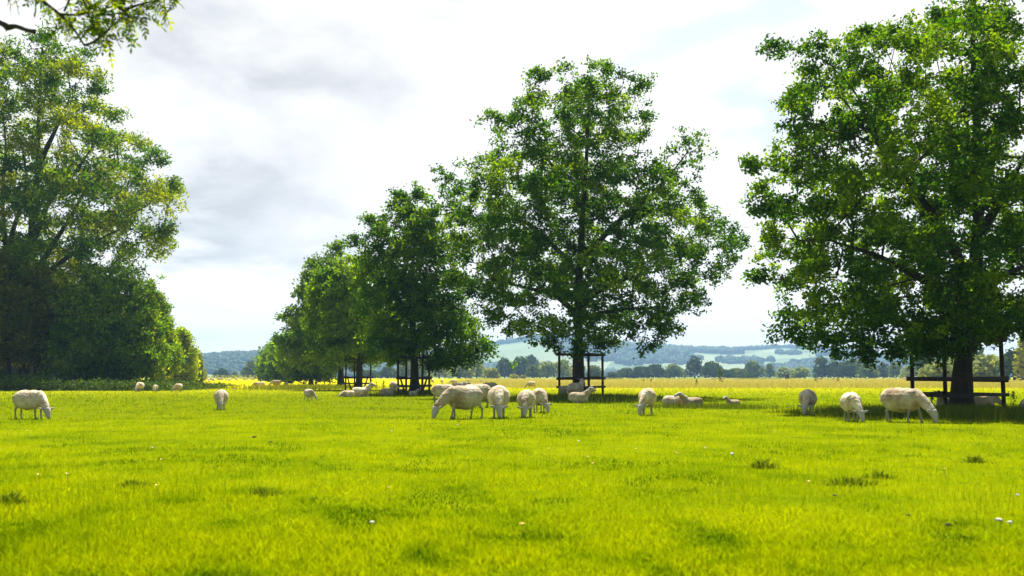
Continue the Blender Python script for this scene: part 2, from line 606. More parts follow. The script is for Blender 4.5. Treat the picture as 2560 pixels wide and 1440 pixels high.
def build_hill(name, label, prof, Y0, Y1, mat, seed):
    px = np.arange(prof[0][0], prof[-1][0] + 1, 12.0)
    crest = np.interp(px, [p[0] for p in prof], [p[1] for p in prof])
    rows = np.linspace(0, 1.35, 32)
    V = []
    for t in rows:
        Yr = Y0 + (Y1 - Y0) * t
        tt = min(t, 1.0)
        s = tt * tt * (3 - 2 * tt)
        s = s if t <= 1.0 else 1.0 - (t - 1.0) * 1.6
        x = (px - 1280) / FPX * Y1
        h = CAMZ + (HOR - crest) / FPX * Y1
        wob = (fnoise(x * 0.004, np.full_like(x, Yr * 0.004), seed) - 0.5) * 26 * tt * (1 - tt) * 2
        V.append(np.stack([x, np.full_like(x, Yr), -3.0 + (h + 3.0) * s + wob], axis=-1))
    V = np.array(V)
    nr, nc = V.shape[:2]
    i = (np.arange(nr - 1)[:, None] * nc + np.arange(nc - 1)[None, :]).ravel()
    F = np.stack([i, i + 1, i + nc + 1, i + nc], axis=-1)
    o = mesh_arr(name, V.reshape(-1, 3), [F], mat, smooth=True)
    tag(o, label, 'hill', kind='structure')
    return V, px, rows


ICO_V = None


def ico():
    global ICO_V
    if ICO_V is None:
        bm = bmesh.new()
        bmesh.ops.create_icosphere(bm, subdivisions=1, radius=1.0)
        ICO_V = (np.array([v.co for v in bm.verts]), np.array([[v.index for v in f.verts] for f in bm.faces]))
        bm.free()
    return ICO_V


def wood_clumps(name, label, pts, sizes, mat, rng):
    v0, f0 = ico()
    n = len(pts)
    k = len(v0)
    j = rng.uniform(0.72, 1.25, size=(n, k, 1))
    V = pts[:, None, :] + v0[None] * j * sizes[:, None, None] * np.array([1, 1, 0.95])
    F = (np.arange(n)[:, None, None] * k + f0[None]).reshape(-1, 3)
    tint = np.repeat(rng.uniform(0.1, 0.9, n), len(f0))
    o = mesh_arr(name, V.reshape(-1, 3), [F], mat, tint=tint)
    tag(o, label, 'woodland', kind='stuff')


def build_hills():
    rng = np.random.RandomState(5)
    prof = [(900, 930), (1000, 915), (1090, 890), (1150, 872), (1220, 868), (1280, 857), (1340, 848), (1390, 846), (1450, 852), (1500, 860), (1560, 866),
            (1620, 872), (1700, 878), (1790, 879), (1870, 877), (1930, 872), (2000, 876), (2060, 885), (2120, 893), (2200, 902), (2300, 908), (2460, 918), (2700, 925), (3000, 935)]
    V, px, rows = build_hill('hill', 'long blue wooded hill with pale fields rising behind the far trees', prof, 1500, 2700, hill_mat('hill_fields', 0.006, 3.0), 2)
    pts, sz = [], []
    for _ in range(26000):
        t = rng.uniform(0.03, 1.04)
        c = rng.uniform(0, len(px) - 1.01)
        p = 900 + c * 12
        r = min(int(t / 1.35 * 31), 30)
        ci = int(c)
        q = V[r, ci] * (1 - (c - ci)) + V[r, ci + 1] * (c - ci)
        fr = t / 1.35 * 31 - r
        q2 = V[r + 1, ci] * (1 - (c - ci)) + V[r + 1, ci + 1] * (c - ci)
        q = q * (1 - fr) + q2 * fr
        d = fnoise(np.array(q[0] * 0.006), np.array(q[1] * 0.0045), 9)
        thr = 0.46
        if 1180 < p < 1380 and 0.35 < t < 0.86:
            thr = 0.80                                # the pale open field
        if 1270 < p < 1560 and t > 0.84:
            thr = 0.0                                 # wooded ridge
        if 1420 < p < 1790 and t > 0.4:
            thr = 0.36
        if 1780 < p < 2010 and t > 0.45:
            thr = 0.60 if t < 0.93 else 0.2           # scrubby down
        if p > 2010 and t > 0.8:
            thr = 0.2
        if d < thr:
            continue
        pts.append(q)
        sz.append(rng.uniform(5.0, 9.5))
    pts = np.array(pts)
    sz = np.array(sz)
    pts[:, 2] += sz * 0.45
    wood_clumps('hill_woods', 'hazy blue woods covering the slope and ridge of the long hill', pts, sz, M['hill_wood'], rng)
    prof2 = [(300, 925), (420, 912), (500, 903), (560, 897), (620, 891), (665, 888), (720, 889), (800, 893), (900, 905), (1020, 930)]
    V, px, rows = build_hill('hill', 'low dark blue wooded hill at the left end of the field', prof2, 1100, 1900, hill_mat('low_hill_fields', 0.009, 7.0), 5)
    pts, sz = [], []
    for _ in range(9000):
        t = rng.uniform(0.03, 1.04)
        c = rng.uniform(0, len(px) - 1.01)
        r = min(int(t / 1.35 * 31), 30)
        ci = int(c)
        q = V[r, ci]
        q = q + (V[r, ci + 1] - q) * (c - ci)
        d = fnoise(np.array(q[0] * 0.008), np.array(q[1] * 0.006), 19)
        p = 300 + c * 12
        thr = 0.30 if t > 0.4 else 0.55
        if 610 < p and t > 0.9:
            thr = 0.7
        if d < thr:
            continue
        pts.append(q)
        sz.append(rng.uniform(4.0, 7.0))
    pts = np.array(pts)
    sz = np.array(sz)
    pts[:, 2] += sz * 0.45
    wood_clumps('hill_woods', 'dark blue woods covering the low hill at the left end of the field', pts, sz, M['hill_wood'], rng)


build_hills()


# ------------------------------------------------------------------ trees
class Env:
    """crown envelope measured from the photograph: half widths left and right of the trunk by height, the depth their mean"""

    def __init__(s, rows, px0, Y, depth=0.9):
        zs, l, r = [], [], []
        for (py, a, b) in rows:
            zs.append(P(px0, py, Y)[2])
            l.append((a - px0) / FPX * Y)
            r.append((b - px0) / FPX * Y)
        o = np.argsort(zs)
        s.z = np.array(zs)[o]
        s.l = np.array(l)[o]
        s.r = np.array(r)[o]
        s.depth = depth

    def at(s, z):
        l = np.interp(z, s.z, s.l)
        r = np.interp(z, s.z, s.r)
        return (l + r) / 2, np.maximum((r - l) / 2, 0.05)

    def sample(s, n, rng, bias):
        zz = rng.uniform(s.z[0], s.z[-1], n * 6)
        c, w = s.at(zz)
        keep = rng.uniform(0, w.max(), len(zz)) < w * (0.6 + 0.4 * w / w.max())
        zz, c, w = zz[keep][:n], c[keep][:n], w[keep][:n]
        th = rng.uniform(0, 2 * math.pi, len(zz))
        f = rng.uniform(0, 1, len(zz)) ** bias
        return np.stack([c + np.cos(th) * w * f, np.sin(th) * w * f * s.depth, zz], axis=-1)

    def inside(s, p, k=1.0):
        c, w = s.at(p[:, 2])
        return (((p[:, 0] - c) / w) ** 2 + (p[:, 1] / (w * s.depth)) ** 2 < k * k) & (p[:, 2] > s.z[0] - 0.3) & (p[:, 2] < s.z[-1] + 0.2)


def grow(stems, stem_r, pts, zmin, bf=0.3, rmin=0.012, power=0.5, bias_up=0.0):
    """stems: list of node arrays, the first the trunk; every clump is joined to the nearest limb with a short way to the trunk"""
    nodes, path, ok = [], [], []
    for st in stems:
        L = 0.0
        for i, p in enumerate(st):
            if i:
                L += np.linalg.norm(st[i] - st[i - 1])
            nodes.append(p)
            path.append(max(0.0, (p[2] - zmin) * 0.6))
            ok.append(p[2] >= zmin)
    ns = len(nodes)
    n = len(pts)
    nodes = np.array(nodes)
    path = np.array(path)
    ok = np.array(ok)
    best = np.full(n, np.inf)
    bi = np.zeros(n, int)
    bd = np.zeros(n)
    for i in range(ns):
        if not ok[i]:
            continue
        d = np.linalg.norm(pts - nodes[i], axis=1)
        # limbs leave the trunk upwards
        dz = pts[:, 2] - nodes[i][2]
        c = d + bf * path[i] + np.where(dz < 0, -dz * 0.5, 0)
        m = c < best
        best[m] = c[m]
        bi[m] = i
        bd[m] = d[m]
    done = np.zeros(n, bool)
    parent = np.full(n, -1)
    plen = np.zeros(n)
    order = []
    for _ in range(n):
        k = int(np.argmin(np.where(done, np.inf, best)))
        done[k] = True
        order.append(k)
        parent[k] = bi[k]
        plen[k] = (path[bi[k]] if bi[k] < ns else plen[bi[k] - ns]) + bd[k]
        d = np.linalg.norm(pts - pts[k], axis=1)
        c = d + bf * plen[k]
        m = (c < best) & ~done
        best[m] = c[m]
        bi[m] = ns + k
        bd[m] = d[m]
    cnt = np.ones(n)
    for k in reversed(order):
        if parent[k] >= ns:
            cnt[parent[k] - ns] += cnt[k]
    R = np.maximum(rmin, stem_r * 0.8 * (cnt / n) ** power)
    p0 = np.where((parent >= ns)[:, None], pts[np.clip(parent - ns, 0, n - 1)], nodes[np.clip(parent, 0, ns - 1)])
    pr = np.where(parent >= ns, np.minimum(R[np.clip(parent - ns, 0, n - 1)], R * 1.3), R * 1.25)
    return p0, pts, pr, R


def tree(name, label, cat, base, Y0, rows, px0, stems, trunk_r, zmin, n_bough, n_clump, bough_r, n_leaf, leaf_l, leaf_w, mat, bark,
         seed, group=None, extras=(), spread=0.35, flat=0.55, bias=0.42, up=0.5, droop=0.0, tint_bias=0.0, bf=0.3, light_patches=0.3, tip=1.12):
    rng = np.random.RandomState(seed)
    env = Env(rows, px0, Y0)
    off = np.array([(px0 - 1280) / FPX * Y0, Y0, 0.0])           # crown coordinates: from the trunk's foot
    # boughs, spread apart
    cand = env.sample(n_bough * 14, rng, bias)
    cand = cand[rng.permutation(len(cand))]
    boughs = [cand[0]]
    ci = 1
    while len(boughs) < n_bough and ci + 6 < len(cand):
        c6 = cand[ci:ci + 6]
        ci += 6
        d = np.min(np.linalg.norm((c6[:, None, :] - np.array(boughs)[None]) * np.array([1, 1, 1.5]), axis=2), axis=1)
        boughs.append(c6[int(np.argmax(d))])
    boughs = np.array(boughs)
    btint = rng.normal(0, 0.13, len(boughs)) + np.where(rng.uniform(size=len(boughs)) < light_patches, 0.24, 0.0)
    which = rng.randint(0, len(boughs), n_clump * 2)
    rad = bough_r * rng.uniform(0.7, 1.25, len(boughs))
    pts = boughs[which] + rng.normal(size=(len(which), 3)) * rad[which][:, None] * np.array([0.62, 0.62, 0.62 * flat])
    keep = env.inside(pts, 1.06)
    pts, which = pts[keep][:n_clump], which[keep][:n_clump]
    ct = btint[which] + rng.normal(0, 0.07, len(which))
    ex_p, ex_t = [], []
    for (ex, ey, er, dy) in extras:                               # sprays that stick out of the outline
        c = P(ex, ey, Y0 + dy) - off
        r = er / FPX * Y0
        q = c + rng.normal(size=(9, 3)) * r * np.array([0.75, 0.6, 0.55])
        ex_p.append(q)
        ex_t.append(np.full(9, rng.normal(0, 0.1)))
        # a leading shoot back towards the crown
        cc, ww = env.at(c[2])
        inner = np.array([cc + (c[0] - cc) * 0.75, c[1] * 0.8, c[2] - r * 1.2])
        f = np.linspace(0.15, 0.85, 5)[:, None]
        ex_p.append(inner + (c - inner) * f + rng.normal(size=(5, 3)) * r * 0.12)
        ex_t.append(np.zeros(5))
    if ex_p:
        pts = np.vstack([pts] + ex_p)
        ct = np.concatenate([ct] + ex_t)
    stems_w = [np.array([P(a, b, Y0 + d) - off for (a, b, d) in st]) for st in stems]
    for st in stems_w:
        if st[0][2] < 0.6:
            st[0][2] = -0.05
    fine = [smooth_path(st, max(8, int(len(st) * 5))) for st in stems_w]
    p0, p1, r0, r1 = grow(fine, trunk_r, pts, zmin, bf)
    root = empty(name, base)
    # trunk, stems and limbs as one part
    Vs, Fs, q4, off_n = [], [], [], 0
    ngons = []
    for i, st in enumerate(fine):
        s = np.linspace(0, 1, len(st))
        tr = trunk_r * (1.0 if i == 0 else 0.62)
        rr = tr * (1 - 0.86 * s ** 1.1)
        if i == 0 or st[0][2] < 0.1:
            rr = rr + trunk_r * 0.55 * np.exp(-np.maximum(st[:, 2], 0) / 0.35)
        V, fs = tube(st, rr, 12)
        Vs.append(V)
        q4.append(fs[0] + off_n)
        off_n += len(V)
    V, F = prisms(p0, p1, r0, r1, 5)
    Vs.append(V)
    q4.append(F + off_n)
    mesh_arr('trunk', np.vstack(Vs), [np.vstack(q4)], bark, root, smooth=True)
    # leaves
    n = len(pts)
    per = rng.poisson(n_leaf, n)
    idx = np.repeat(np.arange(n), per)
    C = pts[idx] + rng.normal(size=(len(idx), 3)) * spread * np.array([0.6, 0.6, 0.45])
    C[:, 2] -= droop * rng.uniform(0, 1, len(idx))
    axis = C.copy()
    cc, ww = env.at(C[:, 2])
    axis[:, 0] -= cc
    axis[:, 2] = 0
    N = rng.normal(size=C.shape) * 0.75 + np.array([0, 0, up]) + unit(axis) * 0.35
    L = leaf_l * rng.uniform(0.65, 1.3, len(idx))
    W = leaf_w * rng.uniform(0.7, 1.25, len(idx))
    V, F = leaf_quads(C, N, L, W, rng, 0.08)
    tint = np.clip(0.38 + tint_bias + ct[idx] + rng.normal(0, 0.13, len(idx)), 0.02, 0.98)
    mesh_arr('crown', V, [F], mat, root, tint=tint)
    tag(root, label, cat, group)
    return root


OAKS = 'oaks in a row across the pasture'
ROWS_A = [(-120, 2400, 2560), (-50, 2375, 2640), (20, 2335, 2700), (80, 2235, 2750), (140, 2065, 2790), (210, 2010, 2830), (300, 1958, 2860), (400, 1928, 2880),
          (500, 1925, 2890), (600, 1932, 2890), (700, 1935, 2880), (770, 1955, 2860), (826, 1965, 2760), (855, 2120, 2470), (872, 2230, 2380)]
YA = GY(1025)
tree('oak_tree', 'broad oak nearest the camera, its crown running off the picture edge', 'tree', (G(2412, 1025)), YA, ROWS_A, 2412,
     [[(2412, 1030, 0), (2412, 940, 0), (2424, 850, 0), (2440, 740, 0), (2450, 620, .1), (2455, 480, .2), (2450, 320, .2), (2440, 120, .1), (2445, -30, 0)],
      [(2446, 760, 0), (2500, 700, .3), (2560, 670, .8), (2660, 640, 1.2)],
      [(2440, 720, 0), (2380, 600, -.6), (2300, 480, -1.3), (2200, 360, -1.8)],
      [(2450, 600, 0), (2520, 480, 1.0), (2600, 330, 1.8)],
      [(2436, 760, 0), (2320, 700, -.4), (2200, 640, -.8), (2080, 600, -1.0)]],
     0.29, 2.2, 300, 3500, 0.56, 41, 0.135, 0.084, M['oak'], M['bark'], 11, OAKS,
     extras=[(1955, 118, 26, 0), (2045, 112, 20, .5), (1885, 408, 18, 0), (1900, 520, 20, -.5), (2165, 78, 16, 0), (2260, 95, 30, 0), (1965, 835, 30, -.3), (1900, 690, 18, .4),
             (2060, 850, 40, -1.0), (2350, 40, 22, 0), (2150, 868, 40, -1.0), (2230, 850, 45, -1.2), (2300, 835, 50, -1.3), (2500, 800, 45, -.8), (2545, 800, 40, .3), (2330, 790, 55, -2.5), (2400, 760, 60, -2.8), (2370, 850, 50, -2.0), (2290, 830, 50, -2.2), (2470, 780, 60, -2.6), (2420, 700, 60, -3), (2350, 700, 60, -3), (2330, 850, 30, -1.2), (2400, 862, 26, -1.0), (2440, 190, 60, -3.2), (2465, 110, 50, -2.6), (2450, 290, 60, -3.6), (2460, 390, 60, -3.8)],
     spread=0.21, flat=0.72, up=0.45, light_patches=0.42, tint_bias=0.15)

ROWS_B = [(158, 1490, 1535), (175, 1340, 1545), (205, 1322, 1600), (250, 1305, 1628), (300, 1250, 1640), (360, 1222, 1650), (420, 1180, 1660), (450, 1110, 1700), (500, 1095, 1760), (550, 1118, 1790),
          (600, 1118, 1830), (650, 1125, 1835), (700, 1115, 1810), (750, 1135, 1765), (790, 1190, 1750), (825, 1235, 1715), (850, 1330, 1620)]
YB = GY(992)
tree('oak_tree', 'tall spreading oak with layered branches standing mid field in a square guard', 'tree', G(1449, 992), YB, ROWS_B, 1449,
     [[(1449, 996, 0), (1449, 930, 0), (1448, 860, 0), (1447, 780, 0), (1449, 680, 0), (1455, 580, .1), (1462, 470, .1), (1468, 380, 0), (1472, 260, 0), (1476, 190, 0)],
      [(1448, 770, 0), (1510, 720, .4), (1590, 690, .8), (1680, 670, 1.0)],
      [(1447, 790, 0), (1390, 740, -.5), (1320, 720, -1.0), (1230, 700, -1.2)],
      [(1450, 660, 0), (1540, 560, -.8), (1640, 480, -1.4), (1720, 380, -1.6)],
      [(1450, 690, 0), (1370, 600, .8), (1290, 540, 1.4), (1200, 490, 1.6)],
      [(1460, 520, 0), (1400, 440, -.6), (1330, 340, -1.0)],
      [(1447, 800, 0), (1540, 775, -1.2), (1620, 770, -1.8)]],
     0.27, 2.9, 270, 3200, 0.66, 32, 0.17, 0.105, M['oak'], M['bark'], 23, OAKS,
     extras=[(1735, 345, 34, -1.6), (1720, 400, 40, -1.6), (1522, 165, 14, 0), (1350, 178, 16, 0), (1612, 212, 18, 0), (1108, 440, 22, .8), (1640, 855, 24, -1), (1600, 815, 30, -.8), (1380, 850, 26, .5),
             (1440, 862, 20, -.9), (1845, 600, 18, .6), (1820, 560, 22, .3), (1232, 290, 18, 0), (1500, 850, 26, -1.0)],
     spread=0.26, flat=0.7, up=0.45, light_patches=0.35, tint_bias=0.06)

ROWS_C = [(488, 1015, 1070), (520, 955, 1105), (560, 915, 1125), (610, 900, 1150), (680, 895, 1165), (750, 893, 1180), (810, 895, 1200), (850, 905, 1215), (885, 930, 1215), (905, 960, 1160)]
YC = GY(985)
tree('oak_tree', 'rounded oak left of the tallest oak, forked low above its guard', 'tree', G(1035, 985), YC, ROWS_C, 1035,
     [[(1035, 988, 0), (1035, 940, 0), (1034, 890, 0), (1030, 800, 0), (1030, 700, 0), (1034, 610, 0), (1040, 530, 0)],
      [(1036, 885, 0), (1062, 865, .2), (1100, 840, .6), (1150, 825, 1.0)],
      [(1034, 890, 0), (990, 872, -.4), (940, 866, -.8)],
      [(1032, 790, 0), (1070, 720, .6), (1110, 640, 1.0)],
      [(1031, 800, 0), (985, 730, -.8), (950, 640, -1.2)]],
     0.27, 3.0, 150, 1600, 0.72, 28, 0.20, 0.12, M['oak'], M['bark'], 31, OAKS,
     extras=[(1150, 893, 34, -.5), (1200, 878, 34, -.2), (1085, 905, 18, .2), (1000, 487, 12, 0), (1045, 478, 14, 0), (885, 600, 14, 0), (920, 545, 14, 0), (1212, 868, 22, 0), (1100, 900, 22, -.3)],
     spread=0.30, flat=0.8, up=0.45, light_patches=0.45, tint_bias=0.12)

ROWS_D = [(645, 830, 920), (690, 790, 960), (740, 768, 985), (800, 758, 1000), (850, 752, 1005), (885, 758, 1000), (902, 790, 970)]
YD = GY(975)
tree('oak_tree', 'yellow green oak partly hidden behind the forked oak', 'tree', G(895, 975), YD, ROWS_D, 895,
     [[(895, 977, 0), (895, 930, 0), (894, 880, 0), (890, 800, 0), (888, 720, 0)],
      [(894, 890, 0), (850, 840, -.6), (810, 780, -1.0)], [(894, 880, 0), (935, 830, .6), (965, 780, 1.0)]],
     0.24, 2.2, 95, 1150, 0.78, 23, 0.26, 0.165, M['oak'], M['bark'], 43, OAKS, spread=0.34, up=0.5, light_patches=0.5, tint_bias=0.30,
     extras=[(812, 690, 16, 0), (780, 735, 16, 0)])

ROWS_E = [(618, 822, 862), (660, 768, 905), (710, 745, 920), (760, 725, 930), (820, 715, 935), (870, 705, 935), (900, 702, 930), (918, 740, 900)]
YE = GY(968)
tree('oak_tree', 'greyish green oak rising behind the yellow green one', 'tree', G(850, 968), YE, ROWS_E, 850,
     [[(850, 970, 0), (850, 930, 0), (848, 860, 0), (845, 760, 0), (842, 690, 0)], [(849, 880, 0), (800, 820, -.8), (760, 760, -1.2)], [(848, 860, 0), (890, 800, .8)]],
     0.32, 2.6, 95, 1000, 1.0, 25, 0.32, 0.195, M['oak_pale'], M['bark'], 47, OAKS, spread=0.42, up=0.5, light_patches=0.4, tint_bias=0.22,
     extras=[(842, 612, 14, 0), (775, 655, 14, 0), (710, 790, 12, 0), (698, 850, 10, 0)])

for k, (px0, by, rows, lab, mat_, tb) in enumerate([
        (775, 963, [(800, 755, 800), (840, 722, 830), (880, 700, 845), (920, 695, 840), (945, 715, 830)], 'low leafy oak hiding the foot of the greyish green oak', 'oak', 0.12),
        (722, 958, [(838, 712, 740), (865, 692, 760), (900, 680, 770), (935, 685, 765)], 'small bright oak in the row, third from its far end', 'oak', 0.18),
        (694, 955, [(855, 690, 706), (880, 672, 722), (910, 664, 730), (940, 670, 725)], 'small oak second from the far end of the row', 'oak', 0.14),
        (676, 952, [(872, 670, 684), (895, 662, 694), (920, 658, 698), (942, 662, 692)], 'smallest oak at the far end of the row beside the hedge', 'oak', 0.16)]):
    Yk = GY(by)
    s = Yk / 73.0
    tree('oak_tree', lab, 'tree', G(px0, by), Yk, rows, px0, [[(px0, by + 1, 0), (px0, by - 25, 0), (px0, rows[1][0], 0)]], 0.22 * s ** .5, 1.8, 40, 330, 1.1 * s ** .8, 60, 0.28 * s, 0.17 * s,
         M[mat_], M['bark'], 60 + k, OAKS, spread=0.48 * s, up=0.5, light_patches=0.5, tint_bias=tb)

# the left-hand wood edge
WOOD = 'trees along the wood edge'
ROWS_L = [(78, 55, 140), (120, -20, 190), (180, -70, 225), (240, -120, 262), (310, -160, 280), (350, -190, 350), (400, -210, 395), (450, -230, 425), (520, -240, 428), (580, -230, 410), (620, -220, 385), (660, -220, 350),
          (700, -200, 335), (740, -170, 290)]
YL = GY(970.5)
tree('ash_tree', 'tallest feathery ash with several dark stems in the left wood edge', 'tree', G(60, 970.5), YL, ROWS_L, 60,
     [[(60, 972, 0), (64, 880, 0), (72, 760, 0), (74, 640, 0), (75, 540, .2), (88, 430, .2), (90, 320, 0), (95, 200, 0), (100, 120, 0)],
      [(45, 960, 0), (25, 760, -.5), (8, 620, -1.0), (0, 480, -1.2), (8, 360, -1.2), (-10, 220, -1)],
      [(40, 780, 0), (22, 610, .5), (45, 520, .6), (60, 440, .8), (40, 330, .8)],
      [(75, 700, 0), (120, 620, -.8), (160, 560, -1.4), (215, 470, -1.8), (290, 410, -2)],
      [(80, 720, 0), (140, 660, -1.2), (220, 610, -2.0), (300, 570, -2.4)],
      [(78, 600, 0), (120, 500, .8), (190, 420, 1.6), (240, 340, 1.8)],
      [(72, 760, 0), (-60, 660, 1.0), (-140, 560, 1.5)],
      [(86, 420, 0), (130, 330, -.8), (170, 240, -1.2)]],
     0.44, 7.0, 200, 2700, 1.3, 30, 0.36, 0.15, M['ash'], M['ashbark'], 71, WOOD,
     extras=[(100, 82, 18, 0), (20, 120, 24, 0), (190, 160, 16, 0), (425, 455, 14, 0), (240, 215, 14, 0), (395, 395, 14, 0), (415, 570, 16, 0)],
     spread=0.48, up=0.35, light_patches=0.5, tint_bias=0.10, droop=0.3)
YM = GY(972)
tree('field_maple', 'dark bushy tree filling the wood edge beneath the tallest ash', 'tree', G(255, 972), YM,
     [(690, 235, 320), (725, 175, 345), (780, 145, 372), (840, 130, 395), (890, 118, 405), (925, 135, 400), (938, 170, 370)], 255,
     [[(255, 973, 0), (252, 930, 0), (258, 860, 0), (262, 780, 0)], [(255, 945, 0), (215, 890, -.5), (180, 830, -1)], [(256, 940, 0), (310, 880, .5), (350, 810, .8)]],
     0.22, 1.8, 150, 1900, 1.15, 25, 0.34, 0.15, M['maple'], M['ashbark'], 72, WOOD, spread=0.40, up=0.35, light_patches=0.45, tint_bias=0.16, flat=0.8,
     extras=[(300, 690, 20, 0), (225, 705, 20, 0), (340, 735, 16, 0), (180, 760, 20, -1), (270, 740, 30, -2.5), (320, 800, 30, -2.5), (220, 820, 30, -3), (362, 762, 16, 0), (398, 825, 18, 0), (150, 775, 18, -1.5), (405, 870, 18, 0), (350, 880, 26, -2.5), (270, 885, 30, -3), (180, 870, 30, -3)])
tree('olive_green_tree', 'olive green tree at the left edge with dim brownish foliage', 'tree', G(18, 972.5), GY(972.5),
     [(622, -60, 50), (670, -100, 95), (730, -120, 118), (790, -130, 130), (840, -130, 130), (880, -120, 118), (905, -110, 100)], 18,
     [[(18, 974, 0), (16, 920, 0), (10, 840, 0), (5, 740, 0)], [(54, 973, .5), (54, 900, .5), (50, 820, .5)]],
     0.26, 2.4, 130, 1600, 1.15, 27, 0.34, 0.15, M['olive'], M['ashbark'], 73, WOOD, spread=0.40, up=0.35, light_patches=0.3, tint_bias=0.06)
tree('ash_tree', 'mid height ash with pale sprays stepping down towards the hawthorns', 'tree', G(375, 966), GY(966),
     [(715, 360, 384), (748, 345, 402), (790, 330, 416), (840, 320, 432), (890, 320, 446), (930, 330, 440)], 375,
     [[(375, 967, 0), (374, 920, 0), (372, 840, 0), (372, 770, 0)], [(374, 920, 0), (345, 870, -.6), (330, 820, -.8)]],
     0.20, 2.2, 90, 1100, 1.15, 28, 0.38, 0.16, M['maple'], M['ashbark'], 74, WOOD, spread=0.42, up=0.35, light_patches=0.45, tint_bias=0.16,
     extras=[(372, 715, 14, 0), (405, 760, 12, 0), (385, 735, 14, 0)])
tree('hawthorn', 'bright yellow green hawthorn at the end of the wood edge', 'tree', G(440, 962), GY(962),
     [(822, 430, 450), (850, 412, 468), (880, 400, 480), (915, 392, 486), (940, 392, 484), (953, 400, 476)], 440,
     [[(440, 963, 0), (438, 935, 0), (434, 880, 0)], [(440, 945, 0), (460, 900, 0)]],
     0.14, 0.8, 60, 650, 0.9, 45, 0.34, 0.2, M['hawthorn'], M['ashbark'], 75, WOOD, spread=0.5, up=0.35, light_patches=0.3, tint_bias=0.0,
     extras=[(450, 832, 10, 0), (462, 845, 8, 0)])
tree('hawthorn', 'smaller brownish hawthorn tucked behind the bright yellow green one', 'tree', G(480, 959.5), GY(959.5),
     [(878, 468, 486), (900, 458, 495), (925, 455, 500), (946, 458, 498)], 480,
     [[(480, 960.5, 0), (480, 935, 0), (480, 900, 0)]],
     0.14, 0.8, 34, 330, 1.0, 60, 0.40, 0.24, M['olive'], M['ashbark'], 76, WOOD, spread=0.55, up=0.35, light_patches=0.4, tint_bias=0.15)
# trees of the wood behind, closing the gaps under the crowns
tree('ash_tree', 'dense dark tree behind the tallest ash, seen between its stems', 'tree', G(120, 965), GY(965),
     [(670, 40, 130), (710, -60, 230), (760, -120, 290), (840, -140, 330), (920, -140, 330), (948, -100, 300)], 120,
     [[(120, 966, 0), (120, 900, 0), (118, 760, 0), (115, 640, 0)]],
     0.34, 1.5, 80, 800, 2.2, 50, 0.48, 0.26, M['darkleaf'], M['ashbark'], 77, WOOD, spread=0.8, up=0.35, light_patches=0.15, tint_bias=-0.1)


# ------------------------------------------------------------------ undergrowth under the wood, tall grass, turf
def blades(name, XY, H, W, tint, mat, rng, label, cat='grass', lean=0.35, group=None):
    n = len(XY)
    th = rng.uniform(0, 2 * math.pi, n)
    u = np.stack([np.cos(th), np.sin(th), np.zeros(n)], axis=-1)
    ph = rng.uniform(0, 2 * math.pi, n)
    ln = (np.abs(rng.normal(0, lean, n)) * H)[:, None] * np.stack([np.cos(ph), np.sin(ph), np.zeros(n)], axis=-1)
    B = np.concatenate([XY, np.full((n, 1), -0.015)], axis=1)
    up = np.array([0, 0, 1.0])
    hw = (W * 0.5)[:, None]
    m = B + ln * 0.35 + up * (H * 0.6)[:, None]
    t = B + ln + up * H[:, None]
    V = np.stack([B - u * hw, B + u * hw, m + u * hw * 0.75, m - u * hw * 0.75, t], axis=1).reshape(-1, 3)
    i = np.arange(n) * 5
    Q = np.stack([i, i + 1, i + 2, i + 3], axis=-1)
    T3 = np.stack([i + 3, i + 2, i + 4], axis=-1)
    o = mesh_arr(name, V, [Q, T3], mat, tint=np.concatenate([tint, np.clip(tint + 0.08, 0, 1)]))
    return tag(o, label, cat, group, 'stuff')


